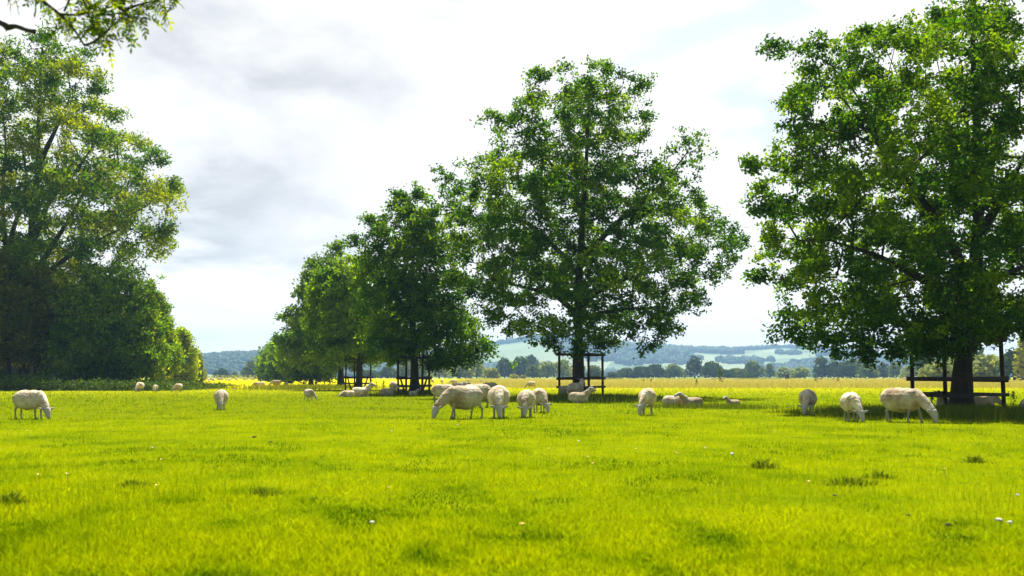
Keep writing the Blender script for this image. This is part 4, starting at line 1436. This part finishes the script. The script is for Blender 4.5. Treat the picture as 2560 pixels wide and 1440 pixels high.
def sheep_meshes(pose, turn=0.0, plump=1.0, seed=0, skin='skin'):
    neck, head, dz, legs = POSES[pose]
    rng = random.Random(seed)

    def tw(x, z):
        # the neck and head turn sideways, more towards the nose
        t = max(0.0, (x - .30)) * turn
        return t
    tor = [(x * XS, 0, z + dz - (0.0 if dz else 0.012), ry * plump * 1.05, rz * plump * (0.95 if dz else 1.08)) for (x, z, ry, rz) in TORSO]
    nk = [(x - .07, tw(x, z), z, ry, rz) for (x, z, ry, rz) in neck]
    hd = [(x - .07, tw(x, z), z, ry * 1.08, rz * 1.05) for (x, z, ry, rz) in head]
    # bare body: head, ears, legs and the trunk under the wool
    bm = bmesh.new()
    loft_bm(bm, [(x, y, z, ry * .88, rz * .88) for (x, y, z, ry, rz) in tor])
    loft_bm(bm, [(x, y, z, ry * .86, rz * .86) for (x, y, z, ry, rz) in nk])
    loft_bm(bm, hd)
    side_legs(bm, legs, True)
    pol = np.array(hd[1][:3])
    mz = np.array(hd[-1][:3])
    ax = unit(mz - pol)
    side = unit(np.cross(ax, np.array([0, 0, 1.0])) if abs(ax[2]) < .95 else np.array([0, 1.0, 0]))
    if side[1] < 0:
        side = -side
    upv = unit(np.cross(side, ax))
    if upv[2] < 0 and pose not in ('graze', 'graze_step'):
        upv = -upv
    back = -ax
    for s in (-1, 1):
        b = pol + side * s * .055 + upv * .02 + back * .01
        d = side * s * .95 + np.array([0, 0, .18]) + back * .10
        d = unit(d)
        # an ear is a flat leaf: cross-section wide along the head's axis
        pts = []
        for t, w in ((0, .018), (.25, .034), (.55, .036), (.85, .022), (1.0, .006)):
            pts.append((b + d * .17 * t, w * 1.1))
        flat = unit(np.cross(d, ax))
        ra = []
        for c, w in pts:
            ring = []
            wd = unit(np.cross(flat, d))
            for q in range(8):
                a = 2 * math.pi * q / 8
                ring.append(bm.verts.new(c + wd * w * math.cos(a) + flat * max(.011, w * .34) * math.sin(a)))
            ra.append(ring)
        for a_, b_ in zip(ra[:-1], ra[1:]):
            for q in range(8):
                bm.faces.new((a_[q], a_[(q + 1) % 8], b_[(q + 1) % 8], b_[q]))
        bm.faces.new(ra[0][::-1])
        bm.faces.new(ra[-1])
    body = remesh(bm, .0125, 2)
    co = np.zeros(len(body.vertices) * 3)
    body.vertices.foreach_get('co', co)
    co = co.reshape(-1, 3)
    mark = np.zeros(len(co))
    mark = np.maximum(mark, np.clip(1 - np.linalg.norm(co - mz, axis=1) / .055, 0, 1) * 1.2)
    if legs in ('stand', 'step'):
        mark = np.maximum(mark, .38 * np.clip((.34 - co[:, 2]) / .1, 0, 1) * (np.abs(co[:, 0] - mz[0]) > .12))
        mark = np.maximum(mark, np.clip((.035 - co[:, 2]) / .02, 0, 1) * (np.abs(co[:, 0] - mz[0]) > .12))
    ear_in = np.clip((np.abs((co - pol) @ side) - .10) / .06, 0, 1) * (np.linalg.norm(co - pol, axis=1) < .25)
    mark = np.maximum(mark, ear_in * .35)
    at = body.attributes.new('mark', 'FLOAT', 'POINT')
    at.data.foreach_set('value', np.clip(mark, 0, 1).astype(np.float32))
    body.materials.clear()
    body.materials.append(M[skin])
    # wool
    bm = bmesh.new()
    loft_bm(bm, tor)
    loft_bm(bm, nk)
    side_legs(bm, legs, False)
    tz = .60 + dz
    loft_bm(bm, [(x * XS, y, z, a, b) for (x, y, z, a, b) in [(-.46, 0, tz + .02, .045, .05), (-.515, 0, tz - .04, .04, .042), (-.545, 0, tz - .14, .034, .036), (-.54, 0, tz - .24 if not dz else max(.06, tz - .24), .022, .024)]], 10)
    fl = remesh(bm, .019, 3)
    co = np.zeros(len(fl.vertices) * 3)
    fl.vertices.foreach_get('co', co)
    co = co.reshape(-1, 3)
    no = np.zeros(len(fl.vertices) * 3)
    fl.vertices.foreach_get('normal', no)
    no = no.reshape(-1, 3)
    dv = np.array([mnoise.noise(Vector(c * 7.0 + seed)) * .010 + mnoise.noise(Vector(c * 19.0 + seed)) * .008 for c in co])
    if not dz:
        # slack skin folds behind the shoulder and along the flank
        dv += .007 * np.sin(co[:, 0] * 34 + co[:, 2] * 16) * np.clip(1 - np.abs(co[:, 0] - .12) / .3, 0, 1)
    co = co + no * dv[:, None]
    co[:, 2] = np.maximum(co[:, 2], 0.0)
    fl.vertices.foreach_set('co', co.astype(np.float32).ravel())
    fl.update()
    fl.materials.clear()
    fl.materials.append(M['fleece'])
    # eyes
    eyes = []
    for s in (-1, 1):
        bm = bmesh.new()
        bmesh.ops.create_uvsphere(bm, u_segments=8, v_segments=6, radius=.014)
        c = pol + ax * .075 + side * s * .058 + upv * .022
        for v in bm.verts:
            v.co = v.co + Vector(c)
        me = bpy.data.meshes.new('eye')
        bm.to_mesh(me)
        bm.free()
        me.materials.append(M['eye'])
        eyes.append(me)
    return body, fl, eyes


SHEEP = {
    'graze': sheep_meshes('graze', 0.0, 1.0, 1),
    'graze_left': sheep_meshes('graze', 0.35, 1.0, 2),
    'graze_right': sheep_meshes('graze', -0.4, .96, 3),
    'step': sheep_meshes('graze_step', 0.15, 1.02, 4),
    'step2': sheep_meshes('graze_step', -0.3, .98, 5),
    'stand': sheep_meshes('stand', 0.5, 1.0, 6),
    'lie': sheep_meshes('lie', 0.0, 1.0, 7),
    'lie_turn': sheep_meshes('lie', -0.9, 1.0, 8),
    'lie_turn2': sheep_meshes('lie', 0.9, 1.0, 9),
    'sleep': sheep_meshes('sleep', 0.5, 1.0, 10),
    'dark_lie': sheep_meshes('lie', 0.6, 1.0, 11, 'skin_dark'),
}


def place_sheep(pose, px, py, heading, s, label, group='sheep grazing and resting in the pasture', parts=True, name='sheep', cat='sheep'):
    body, fl, eyes = SHEEP[pose]
    o = bpy.data.objects.new(name, body)
    COL.objects.link(o)
    g = G(px, py)
    o.location = (g[0], g[1], 0.0)
    o.rotation_euler = (0, 0, math.radians(heading) - math.atan2(g[0], g[1]))
    o.scale = (s, s, s)
    c = bpy.data.objects.new('fleece', fl)
    COL.objects.link(c)
    c.parent = o
    if parts:
        for e in eyes:
            q = bpy.data.objects.new('eye', e)
            COL.objects.link(q)
            q.parent = o
    return tag(o, label, cat, group)


S = place_sheep
S('graze_right', 74, 1047, -40, .95, 'white sheep grazing alone below the left wood edge, facing right')
S('graze', 552, 1025, -91, .84, 'white sheep grazing head on, alone in the open left field')
S('graze_left', 772, 1001, -62, .66, 'small white sheep grazing head on by the pale seeding grass')
S('step', 349, 979.5, -118, .86, 'grazing sheep below the hawthorns, leftmost of three and largest')
S('graze', 388, 980.5, -98, .66, 'grazing lamb in the middle of three below the hawthorns')
S('graze_right', 446, 980, -122, .76, 'grazing sheep below the hawthorns, rightmost of three')
S('graze', 643, 970, 180, .72, 'brownish grazing sheep in profile, leftmost of four in the far left field')
S('graze_left', 657, 969.5, -80, .74, 'sheep grazing head on, second of four in the far left field')
S('step', 690, 968, 180, .90, 'largest of four sheep in the far left field, grazing in profile')
S('graze_right', 715, 969, -105, .74, 'rightmost of four sheep grazing in the far left field')
S('lie', 902, 992, 8, 1.05, 'sheep resting with head raised in front of the shaded guard, facing right')
S('sleep', 870, 993, 195, .72, 'lamb curled up asleep against the resting sheep by the shaded guard')
S('lie_turn', 968, 989, 5, .85, 'lamb lying in the shade just left of the forked oak guard')
S('graze', 984, 983, 78, .98, 'brownish sheep seen from behind left of the forked oak guard')
S('graze_right', 1042, 984.5, 82, .93, 'brownish sheep seen from behind in front of the forked oak trunk')
S('lie_turn', 1034, 989, -15, .55, 'small white lamb lying at the foot of the forked oak guard')
S('sleep', 1062, 985, 170, .55, 'small dark lamb lying by the right post of the forked oak guard')
S('sleep', 1006, 984, 20, .6, 'lamb lying inside the forked oak guard behind its left post')
FL = 'flock grazing between the guarded oaks'
S('graze_left', 1108, 1007, -8, .98, 'cream sheep with its head hidden behind the big profile sheep', FL)
S('step', 1158, 1047, 208, 1.08, 'big cream sheep grazing in profile facing left at the front of the flock', FL)
S('graze', 1192, 1018, 172, 1.05, 'sheep whose rump shows just behind the big profile sheep', FL)
S('step2', 1155, 1000, 172, 1.05, 'sheep whose back shows above the cream sheep at the rear of the flock', FL)
S('graze', 1223, 992, 200, .98, 'brown backed sheep at the rear of the flock above the head on ewe', FL)
S('graze', 1247, 1044, -89, 1.08, 'broad ewe grazing head on with pink ears spread wide, beside the big profile sheep', FL)
S('graze', 1316, 1042, -94, .93, 'white backed sheep grazing head on, left of a close pair', FL)
S('graze_left', 1348, 1031, -82, .93, 'white backed sheep grazing half hidden, right of a close pair', FL)
S('graze_right', 1619, 1037, -92, .97, 'white sheep grazing head on alone right of the tall oak guard', FL)
RS = 'sheep resting in the pasture'
S('sleep', 1686, 1019, 5, .86, 'cream sheep lying with head down right of the lone head on sheep', RS)
S('lie_turn2', 1730, 1020, 176, .76, 'sheep lying behind the cream resting one, head lifted over its back', RS)
S('lie_turn2', 1832, 1018, 196, .55, 'tiny white lamb lying alone in longer grass, ears up', RS)
OKG = 'sheep sheltering at the tall oak guard'
S('stand', 1440, 999, 42, 1.0, 'brown sheep standing with raised head against the tall oak guard', OKG)
S('graze', 1408, 995, 70, .78, 'lamb seen from behind at the left post of the tall oak guard', OKG)
S('lie', 1448, 1008, 3, .92, 'white faced sheep lying at the foot of the tall oak guard, facing right', OKG)
S('graze', 1474, 989, 200, .72, 'lamb half hidden behind the standing sheep in the tall oak guard', OKG)
RT = 'sheep by the nearest oak'
S('graze_right', 2021, 1037, -84, .93, 'tan sheep grazing head on, furthest left by the nearest oak', RT)
S('graze_left', 2129, 1053, -82, .90, 'pale woolly sheep grazing head on, between the tan one and the profile one', RT)
S('step2', 2258, 1056, -26, 1.05, 'long cream sheep grazing in profile facing right by the nearest guard', RT)
S('dark_lie', 2366, 1022, 225, .86, 'dark faced lamb lying with pricked ears left of the nearest trunk', RT)
S('sleep', 2455, 1020, 10, 1.05, 'dark sheep lying in shade inside the nearest guard right of the trunk', RT)
S('sleep', 2592, 1033, 5, .9, 'sheep lying in shade cut off by the right picture edge', RT)
FS = 'far off sheep behind the flock'
S('graze', 1081, 957.5, -70, .8, 'far white sheep just right of the forked oak guard', FS)
S('graze_left', 1105, 959.5, -95, .85, 'far white sheep behind the rump of the cream sheep', FS)
S('step', 1135, 961, 180, .8, 'far cream sheep in profile directly behind the flock', FS)
S('graze', 1134, 956, -100, .75, 'far white sheep beyond the far cream one in profile', FS)
S('graze', 1171, 956.5, -60, .7, 'far white sheep above the back of the big profile sheep', FS)
S('graze', 1203, 957, -110, .7, 'far white sheep above the brown backed sheep', FS)
S('graze', 1329, 971, 176, .80, 'pale sheep grazing alone in the hay beyond the close pair', FS)
FD = 'specks of sheep along the far left hedge'
for i, (px, py) in enumerate([(512, 953), (521, 953.6), (529, 953), (534, 952.6), (547, 952.6), (554, 952.4), (565, 952.2), (574, 951.8), (591, 952.4), (612, 952.6), (632, 952.4), (654, 952.2), (661, 952),
                              (674, 953), (684, 953), (702, 954.5)]):
    S(['graze', 'step', 'graze_left', 'sleep'][i % 4], px, py, [180, -90, 30, -120, 0][i % 5], .95, 'tiny white sheep far off in the strip before the left hedge', FD, False)
FD2 = 'specks of sheep under the oak row'
for i, (px, py) in enumerate([(770, 956), (780, 957), (794, 956.5), (806, 957), (812, 958)]):
    S(['graze', 'step', 'sleep'][i % 3], px, py, [180, -60, 10][i % 3], .95, 'tiny pale sheep far off in the shade under the oak row', FD2, False)
FD3 = 'specks of sheep along the far right hedge'
for i, (px, py) in enumerate([(1772, 951), (1783, 951.2), (1806, 951), (1840, 951), (2050, 951.2), (2082, 951.2), (2140, 951), (2262, 951.2)]):
    S(['sleep', 'graze', 'step'][i % 3], px, py, [180, 0, -60][i % 3], 1.0, 'tiny white sheep far off in the hay before the right hedge', FD3, False)


# ------------------------------------------------------------------ small things in the turf
def tuft(label, px, py, w, h, n, seed, mat='tallgrass'):
    rng = np.random.RandomState(seed)
    g = G(px, py)
    m = n
    a = rng.uniform(0, 2 * math.pi, m)
    r = np.abs(rng.normal(0, w * .4, m))
    B = np.stack([np.cos(a) * r, np.sin(a) * r * .7, np.full(m, -.01)], axis=-1)
    H = h * rng.uniform(.3, 1.15, m) * (.25 + .75 * np.exp(-(r / (w * .45)) ** 2)) * (.6 + .6 * fnoise(B[:, 0] * 9, B[:, 1] * 9, seed))
    out = np.stack([np.cos(a), np.sin(a), 0 * a], axis=-1) * (H * rng.uniform(.1, .8, m))[:, None]
    th = rng.uniform(0, 2 * math.pi, m)
    u = np.stack([np.cos(th), np.sin(th), 0 * th], axis=-1) * .007
    md = B + out * .3 + np.stack([0 * H, 0 * H, H * .65], axis=-1)
    tp = B + out + np.stack([0 * H, 0 * H, H], axis=-1)
    V = np.stack([B - u, B + u, md + u * .8, md - u * .8, tp], axis=1).reshape(-1, 3)
    i = np.arange(m) * 5
    o = mesh_arr('grass_tuft', V, [np.stack([i, i + 1, i + 2, i + 3], -1), np.stack([i + 3, i + 2, i + 4], -1)], M[mat], tint=np.clip(rng.normal(.46, .15, 2 * m), 0, 1))
    o.location = g
    tag(o, label, 'grass tuft', 'dark tussocks in the grazed turf')


tuft('spiky dark tussock in the open turf below the tall oak, right of centre', 1905, 1172, .36, .14, 260, 1)
tuft('dark weedy tussock in the turf below the pale woolly sheep', 2440, 1158, .30, .11, 200, 2)
tuft('wide flat dark tussock in the right foreground turf', 2130, 1215, .50, .13, 380, 3)
tuft('low dark tussock beside the wide flat one, further back', 2200, 1198, .34, .10, 200, 4)
tuft('dark tussock at the left edge of the foreground turf', 25, 1262, .30, .14, 260, 5)
tuft('small dark tussock in the left of the foreground, beyond the edge one', 330, 1215, .34, .09, 200, 6)
tuft('low dark tussock in the middle foreground', 660, 1238, .30, .08, 180, 7)


def blob(name, label, cat, px, py, size, mat, seed, group, flat=.45):
    rng = np.random.RandomState(seed)
    bm = bmesh.new()
    bmesh.ops.create_icosphere(bm, subdivisions=2, radius=1.0)
    for v in bm.verts:
        k = .6 * (1 + .7 * mnoise.noise(v.co * 1.7 + Vector((seed, 0, 0))) + .25 * mnoise.noise(v.co * 4.0 + Vector((seed, 9, 0))))
        v.co = Vector((v.co.x * size * k, v.co.y * size * .8 * k, v.co.z * size * flat * k))
    o = bm_obj(name, bm, mat, None, True)
    g = G(px, py)
    o.location = (g[0], g[1], size * flat * .6 + .02)
    o.rotation_euler = (0, 0, rng.uniform(0, 3))
    tag(o, label, cat, group)


WF = 'flecks of shed wool in the turf'
for i, (px, py, s, lab) in enumerate([
        (1447, 1107, .035, 'roundest white wool fleck on the turf below the tall oak'), (1830, 1141, .045, 'long white wool fleck in the turf above the spiky tussock'),
        (380, 1124, .032, 'white wool fleck in the open turf of the left field'), (979, 1081, .034, 'white wool fleck on the turf left of the big profile sheep'),
        (1144, 1066, .035, 'white wool fleck just below the big profile sheep'), (1763, 1124, .022, 'small white wool fleck left of the long one'),
        (1938, 1080, .022, 'white wool fleck below the tan sheep'), (2497, 1311, .04, 'bigger of two white wool flecks at the far right foreground'),
        (2525, 1316, .03, 'smaller of two white wool flecks at the far right foreground'), (2545, 1245, .026, 'white wool fleck at the right picture edge'),
        (930, 1316, .030, 'white wool fleck lying in the middle foreground')]):
    blob('wool_fleck', lab, 'wool', px, py, s, M['wool_fleck'], i, WF)
DG = 'dark dung lumps in the turf'
for i, (px, py, s, lab) in enumerate([(2372, 1324, .045, 'dark dung lump in the right foreground, nearest'), (2088, 1247, .035, 'brown dung lump below the wide flat tussock'), (636, 1098, .07, 'larger dark dung lump in the left turf'),
                                      (676, 1110, .05, 'small dung lump right of the larger one'), (1047, 1077, .05, 'dark dung lump right of a wool fleck, before the flock'), (2270, 1297, .03, 'small dung lump left of the nearest one')]):
    blob('dung', lab, 'dung', px, py, s, M['dung'], 40 + i, DG, .4)
BC = 'buttercups dotted in the turf'
for i, (px, py) in enumerate([(392, 1240), (168, 1209), (96, 1220), (404, 1174), (1372, 1144), (1470, 1162), (1482, 1180), (1590, 1146), (2022, 1237), (1692, 1156), (1305, 1354), (2362, 1199), (972, 1252), (68, 1092), (28, 1090)]):
    rng = np.random.RandomState(90 + i)
    g = G(px, py)
    h = rng.uniform(.08, .12)
    rt = empty('buttercup', g)
    V, fs = tube([(0, 0, -.01), (.004, 0, h * .5), (0, .003, h)], [.0018, .0016, .0014], 5)
    mesh_arr('stalk', V, fs, M['stalk'], rt)
    bm = bmesh.new()
    for k in range(5):
        a = k * 2 * math.pi / 5
        d = Vector((math.cos(a), math.sin(a), 0))
        t = Vector((-math.sin(a), math.cos(a), 0))
        c = Vector((0, 0, h))
        vs = [bm.verts.new(c), bm.verts.new(c + d * .010 + t * .009 + Vector((0, 0, .004))), bm.verts.new(c + d * .019 + t * .005 + Vector((0, 0, .010))),
              bm.verts.new(c + d * .019 - t * .005 + Vector((0, 0, .010))), bm.verts.new(c + d * .010 - t * .009 + Vector((0, 0, .004)))]
        bm.faces.new(vs)
    bm_obj('flower', bm, M['buttercup'], rt)
    tag(rt, 'small yellow buttercup flower in the grazed turf', 'flower', BC)


def dock(label, px, py, h, seed):
    rng = np.random.RandomState(seed)
    g = G(px, py)
    r = empty('dock_plant', g)
    V, fs = tube([(0, 0, -.02), (.02, 0, h * .5), (0, .02, h)], [h * .022, h * .018, h * .008], 6)
    mesh_arr('stalk', V, fs, M['stalk'], r)
    n = 90
    z = h * rng.uniform(.05, 1, n)
    C = np.stack([rng.normal(0, .13 * h, n) * (1.3 - z / h), rng.normal(0, .13 * h, n) * (1.3 - z / h), z], -1)
    V, F = leaf_quads(C, rng.normal(size=(n, 3)) + np.array([0, 0, .4]), h * rng.uniform(.1, .25, n), h * rng.uniform(.05, .09, n), rng)
    mesh_arr('foliage', V, [F], M['nettle'], r, tint=np.clip(rng.normal(.35, .2, n), 0, 1))
    tag(r, label, 'weed', 'tall weeds standing in the hay')


for i, (px, py, h, lab) in enumerate([(1800, 959, 2.0, 'tall green weed standing out of the hay below the hedge gap'), (1742, 967, .75, 'weed standing in the hay above the resting pair'), (1610, 958, .7, 'small weed in the hay above the lone head on sheep'),
                                      (1628, 960, .7, 'small weed beside another above the lone head on sheep'), (2040, 957, 1.2, 'weed in the hay above the tan sheep'), (2095, 958, 1.1, 'weed in the hay above the pale woolly sheep'),
                                      (929, 972, .75, 'dark dock stalk just right of the shaded guard'), (940, 973, .65, 'shorter dock stalk beside the one by the shaded guard'), (959, 974, .7, 'dock stalk midway between the two left guards'),
                                      (2330, 1020, .45, 'thistly weed between the cream profile sheep and the dark faced lamb'), (2535, 1015, .5, 'thistly weed right of the nearest guard')]):
    dock(lab, px, py, h, 500 + i)


# ------------------------------------------------------------------ the ash whose bough hangs into the top left corner
def near_ash():
    rng = np.random.RandomState(8)
    Yb = 6.1
    root = empty('ash_tree', (-5.4, 4.9, 0))
    org = np.array([-5.4, 4.9, 0.0])
    Vs, Fs, off = [], [], 0

    def add(path, rad, k=8, n=14):
        nonlocal off
        pth = smooth_path(np.array(path), n)
        rr = np.interp(np.linspace(0, 1, n), np.linspace(0, 1, len(rad)), rad)
        V, fs = tube(pth - org, rr, k)
        Vs.append(V)
        Fs.append(fs[0] + off)
        off += len(V)
        return pth
    T = lambda px, py, d=0.0: P(px, py, Yb + d)
    add([(-5.4, 4.9, -.1), (-5.35, 4.9, 1.2), (-5.4, 4.95, 2.4), (-5.3, 5.0, 3.9), (-5.25, 5.05, 5.6)], [.26, .19, .165, .13, .06], 12, 20)
    # the bough, above the frame, and what hangs from it
    main = add([(-5.33, 4.95, 3.0), (-4.4, 5.2, 3.25), T(-60, -60), T(60, -50), T(200, -70), T(330, -60)], [.07, .05, .035, .025, .018, .012], 9, 24)
    stub = add([(-5.36, 4.95, 2.4), (-4.3, 5.25, 2.75), T(-120, 30), T(0, 58), T(18, 68), T(40, 66), T(66, 75), T(88, 80)], [.05, .03, .02, .016, .022, .014, .013, .014], 8, 26)
    add([T(17, 66), T(17, 74), T(15, 80)], [.006, .005, .002], 6, 5)
    tw = []
    tw.append(add([T(60, -50), T(105, 0), T(140, 28), T(170, 55), T(193, 85), T(210, 113)], [.018, .011, .009, .008, .007, .006], 7, 16))
    tw.append(add([T(210, 113), T(230, 107), T(252, 92), T(275, 70), T(290, 45)], [.008, .009, .008, .006, .004], 7, 12))
    tw.append(add([T(252, 92), T(238, 70), T(226, 45), T(215, 20), T(200, -30)], [.009, .008, .007, .007, .008], 7, 12))
    tw.append(add([T(150, 35), T(180, 37), T(205, 36), T(222, 25)], [.007, .008, .007, .005], 7, 9))
    tw.append(add([T(160, 28), T(168, 12), T(176, -10), T(185, -40)], [.007, .007, .007, .008], 7, 8))
    tw.append(add([T(280, -20), T(290, 8), T(308, 25), T(345, 12), T(385, 2), T(425, -8)], [.010, .009, .010, .007, .005, .004], 7, 14))
    tw.append(add([T(308, 25), T(325, 42), T(345, 40), T(356, 30)], [.007, .006, .004, .003], 7, 8))
    tw.append(add([T(210, 113), T(228, 118), T(242, 130)], [.004, .003, .002], 6, 6))
    tw.append(add([T(330, -60), T(400, -40), T(450, -10)], [.010, .006, .003], 6, 8))
    # compound leaves: a stalk with paired leaflets
    LV, LF, SV, SF = [], [], [], []
    lt = []
    nl = 0
    so = 0

    def leaflet(c, d, nrm, L, t):
        nonlocal nl
        s = unit(np.cross(nrm, d))
        pts = [c, c + d * L * .25 + s * L * .17, c + d * L * .6 + s * L * .18, c + d * L, c + d * L * .6 - s * L * .18, c + d * L * .25 - s * L * .17]
        LV.extend(pts)
        LF.append([nl + i for i in range(6)])
        nl += 6
        lt.append(t)

    def compound(p, d, L, t):
        nonlocal so
        d = unit(d)
        nrm = unit(np.array([0, 0, 1.0]) * .8 + rng.normal(size=3) * .5)
        nrm = unit(nrm - d * np.dot(nrm, d))
        s = np.cross(nrm, d)
        drop = np.array([0, 0, -1.0])
        q = [p + d * L * f + drop * L * .35 * f * f for f in np.linspace(0, 1, 6)]
        V, fs = tube(np.array(q) - org, [.0016] * 6, 4, False)
        SV.append(V)
        SF.append(fs[0] + so)
        so += len(V)
        for f in (.3, .45, .6, .75, .9):
            c = p + d * L * f + drop * L * .35 * f * f
            for sg in (-1, 1):
                dd = unit(s * sg * .85 + d * .55 + drop * .35 + rng.normal(size=3) * .14)
                leaflet(c - org, dd, unit(nrm + rng.normal(size=3) * .35), rng.uniform(.032, .046), t + rng.normal(0, .1))
        c = p + d * L + drop * L * .35
        leaflet(c - org, unit(d + drop * .6), nrm, .044, t)
    spots = []
    for (px, py, sx, sy, m) in [(85, 8, 18, 12, 5), (250, 20, 32, 22, 20), (300, 45, 34, 26, 18), (215, 62, 20, 20, 9), (265, 88, 26, 16, 13), (370, 12, 32, 14, 14), (405, 22, 18, 12, 7), (330, 65, 24, 18, 8), (200, 80, 16, 16, 5),
                                (445, -2, 14, 8, 4), (160, 42, 14, 14, 4), (275, 110, 14, 8, 4), (375, 45, 14, 14, 4), (235, -20, 60, 12, 10), (345, -30, 60, 14, 10), (150, -30, 50, 12, 8), (420, -40, 40, 14, 8), (20, -70, 60, 14, 8)]:
        for _ in range(int(m * 1.3 + .5)):
            spots.append((px - 12 + rng.normal(0, sx * .85), py - 14 + rng.normal(0, sy * .85)))
    allp = np.vstack([main[8:]] + tw)
    for (px, py) in spots:
        tip = P(px, py, Yb + rng.normal(0, .17))
        dd = np.linalg.norm(allp - tip, axis=1)
        a = allp[int(np.argmin(dd))]
        d = tip - a
        ln = np.linalg.norm(d)
        st = a if ln < .22 else tip - d / ln * .2
        if ln >= .22:
            V, fs = tube(np.array([a, (a + st) / 2 + rng.normal(size=3) * .01, st]) - org, [.003, .0025, .002], 4, False)
            SV.append(V)
            SF.append(fs[0] + so)
            so += len(V)
        compound(st, d + rng.normal(size=3) * .04, rng.uniform(.11, .165), .66 + rng.normal(0, .2))
    mesh_arr('trunk', np.vstack(Vs + SV), [np.vstack(Fs + [np.vstack(SF) + off])], M['ashbark'], root, smooth=True)
    mesh_arr('crown', np.array(LV), [np.array(LF)], M['ash'], root, tint=np.clip(lt, 0, 1))
    tag(root, 'close ash bough with feathery leaves hanging into the top left corner', 'tree')


near_ash()


# ------------------------------------------------------------------ the air
def haze():
    bm = bmesh.new()
    bmesh.ops.create_cube(bm, size=1.0)
    for v in bm.verts:
        v.co = Vector((v.co.x * 12600, v.co.y * 4000 + 1550, (v.co.z + .5) * 145 - 5.0))
    m = bpy.data.materials.new('hazy_air')
    m.use_nodes = True
    T = NT(m.node_tree)
    out = T.new('ShaderNodeOutputMaterial')
    v = T.new('ShaderNodeVolumePrincipled')
    v.inputs['Color'].default_value = (0.42, 0.70, 1.0, 1)
    v.inputs['Density'].default_value = 0.00025
    v.inputs['Anisotropy'].default_value = 0.0
    T.l.new(v.outputs[0], out.inputs['Volume'])
    o = bm_obj('haze', bm, m)
    tag(o, 'thin bluish summer haze over the far hills', 'haze', kind='stuff')


haze()
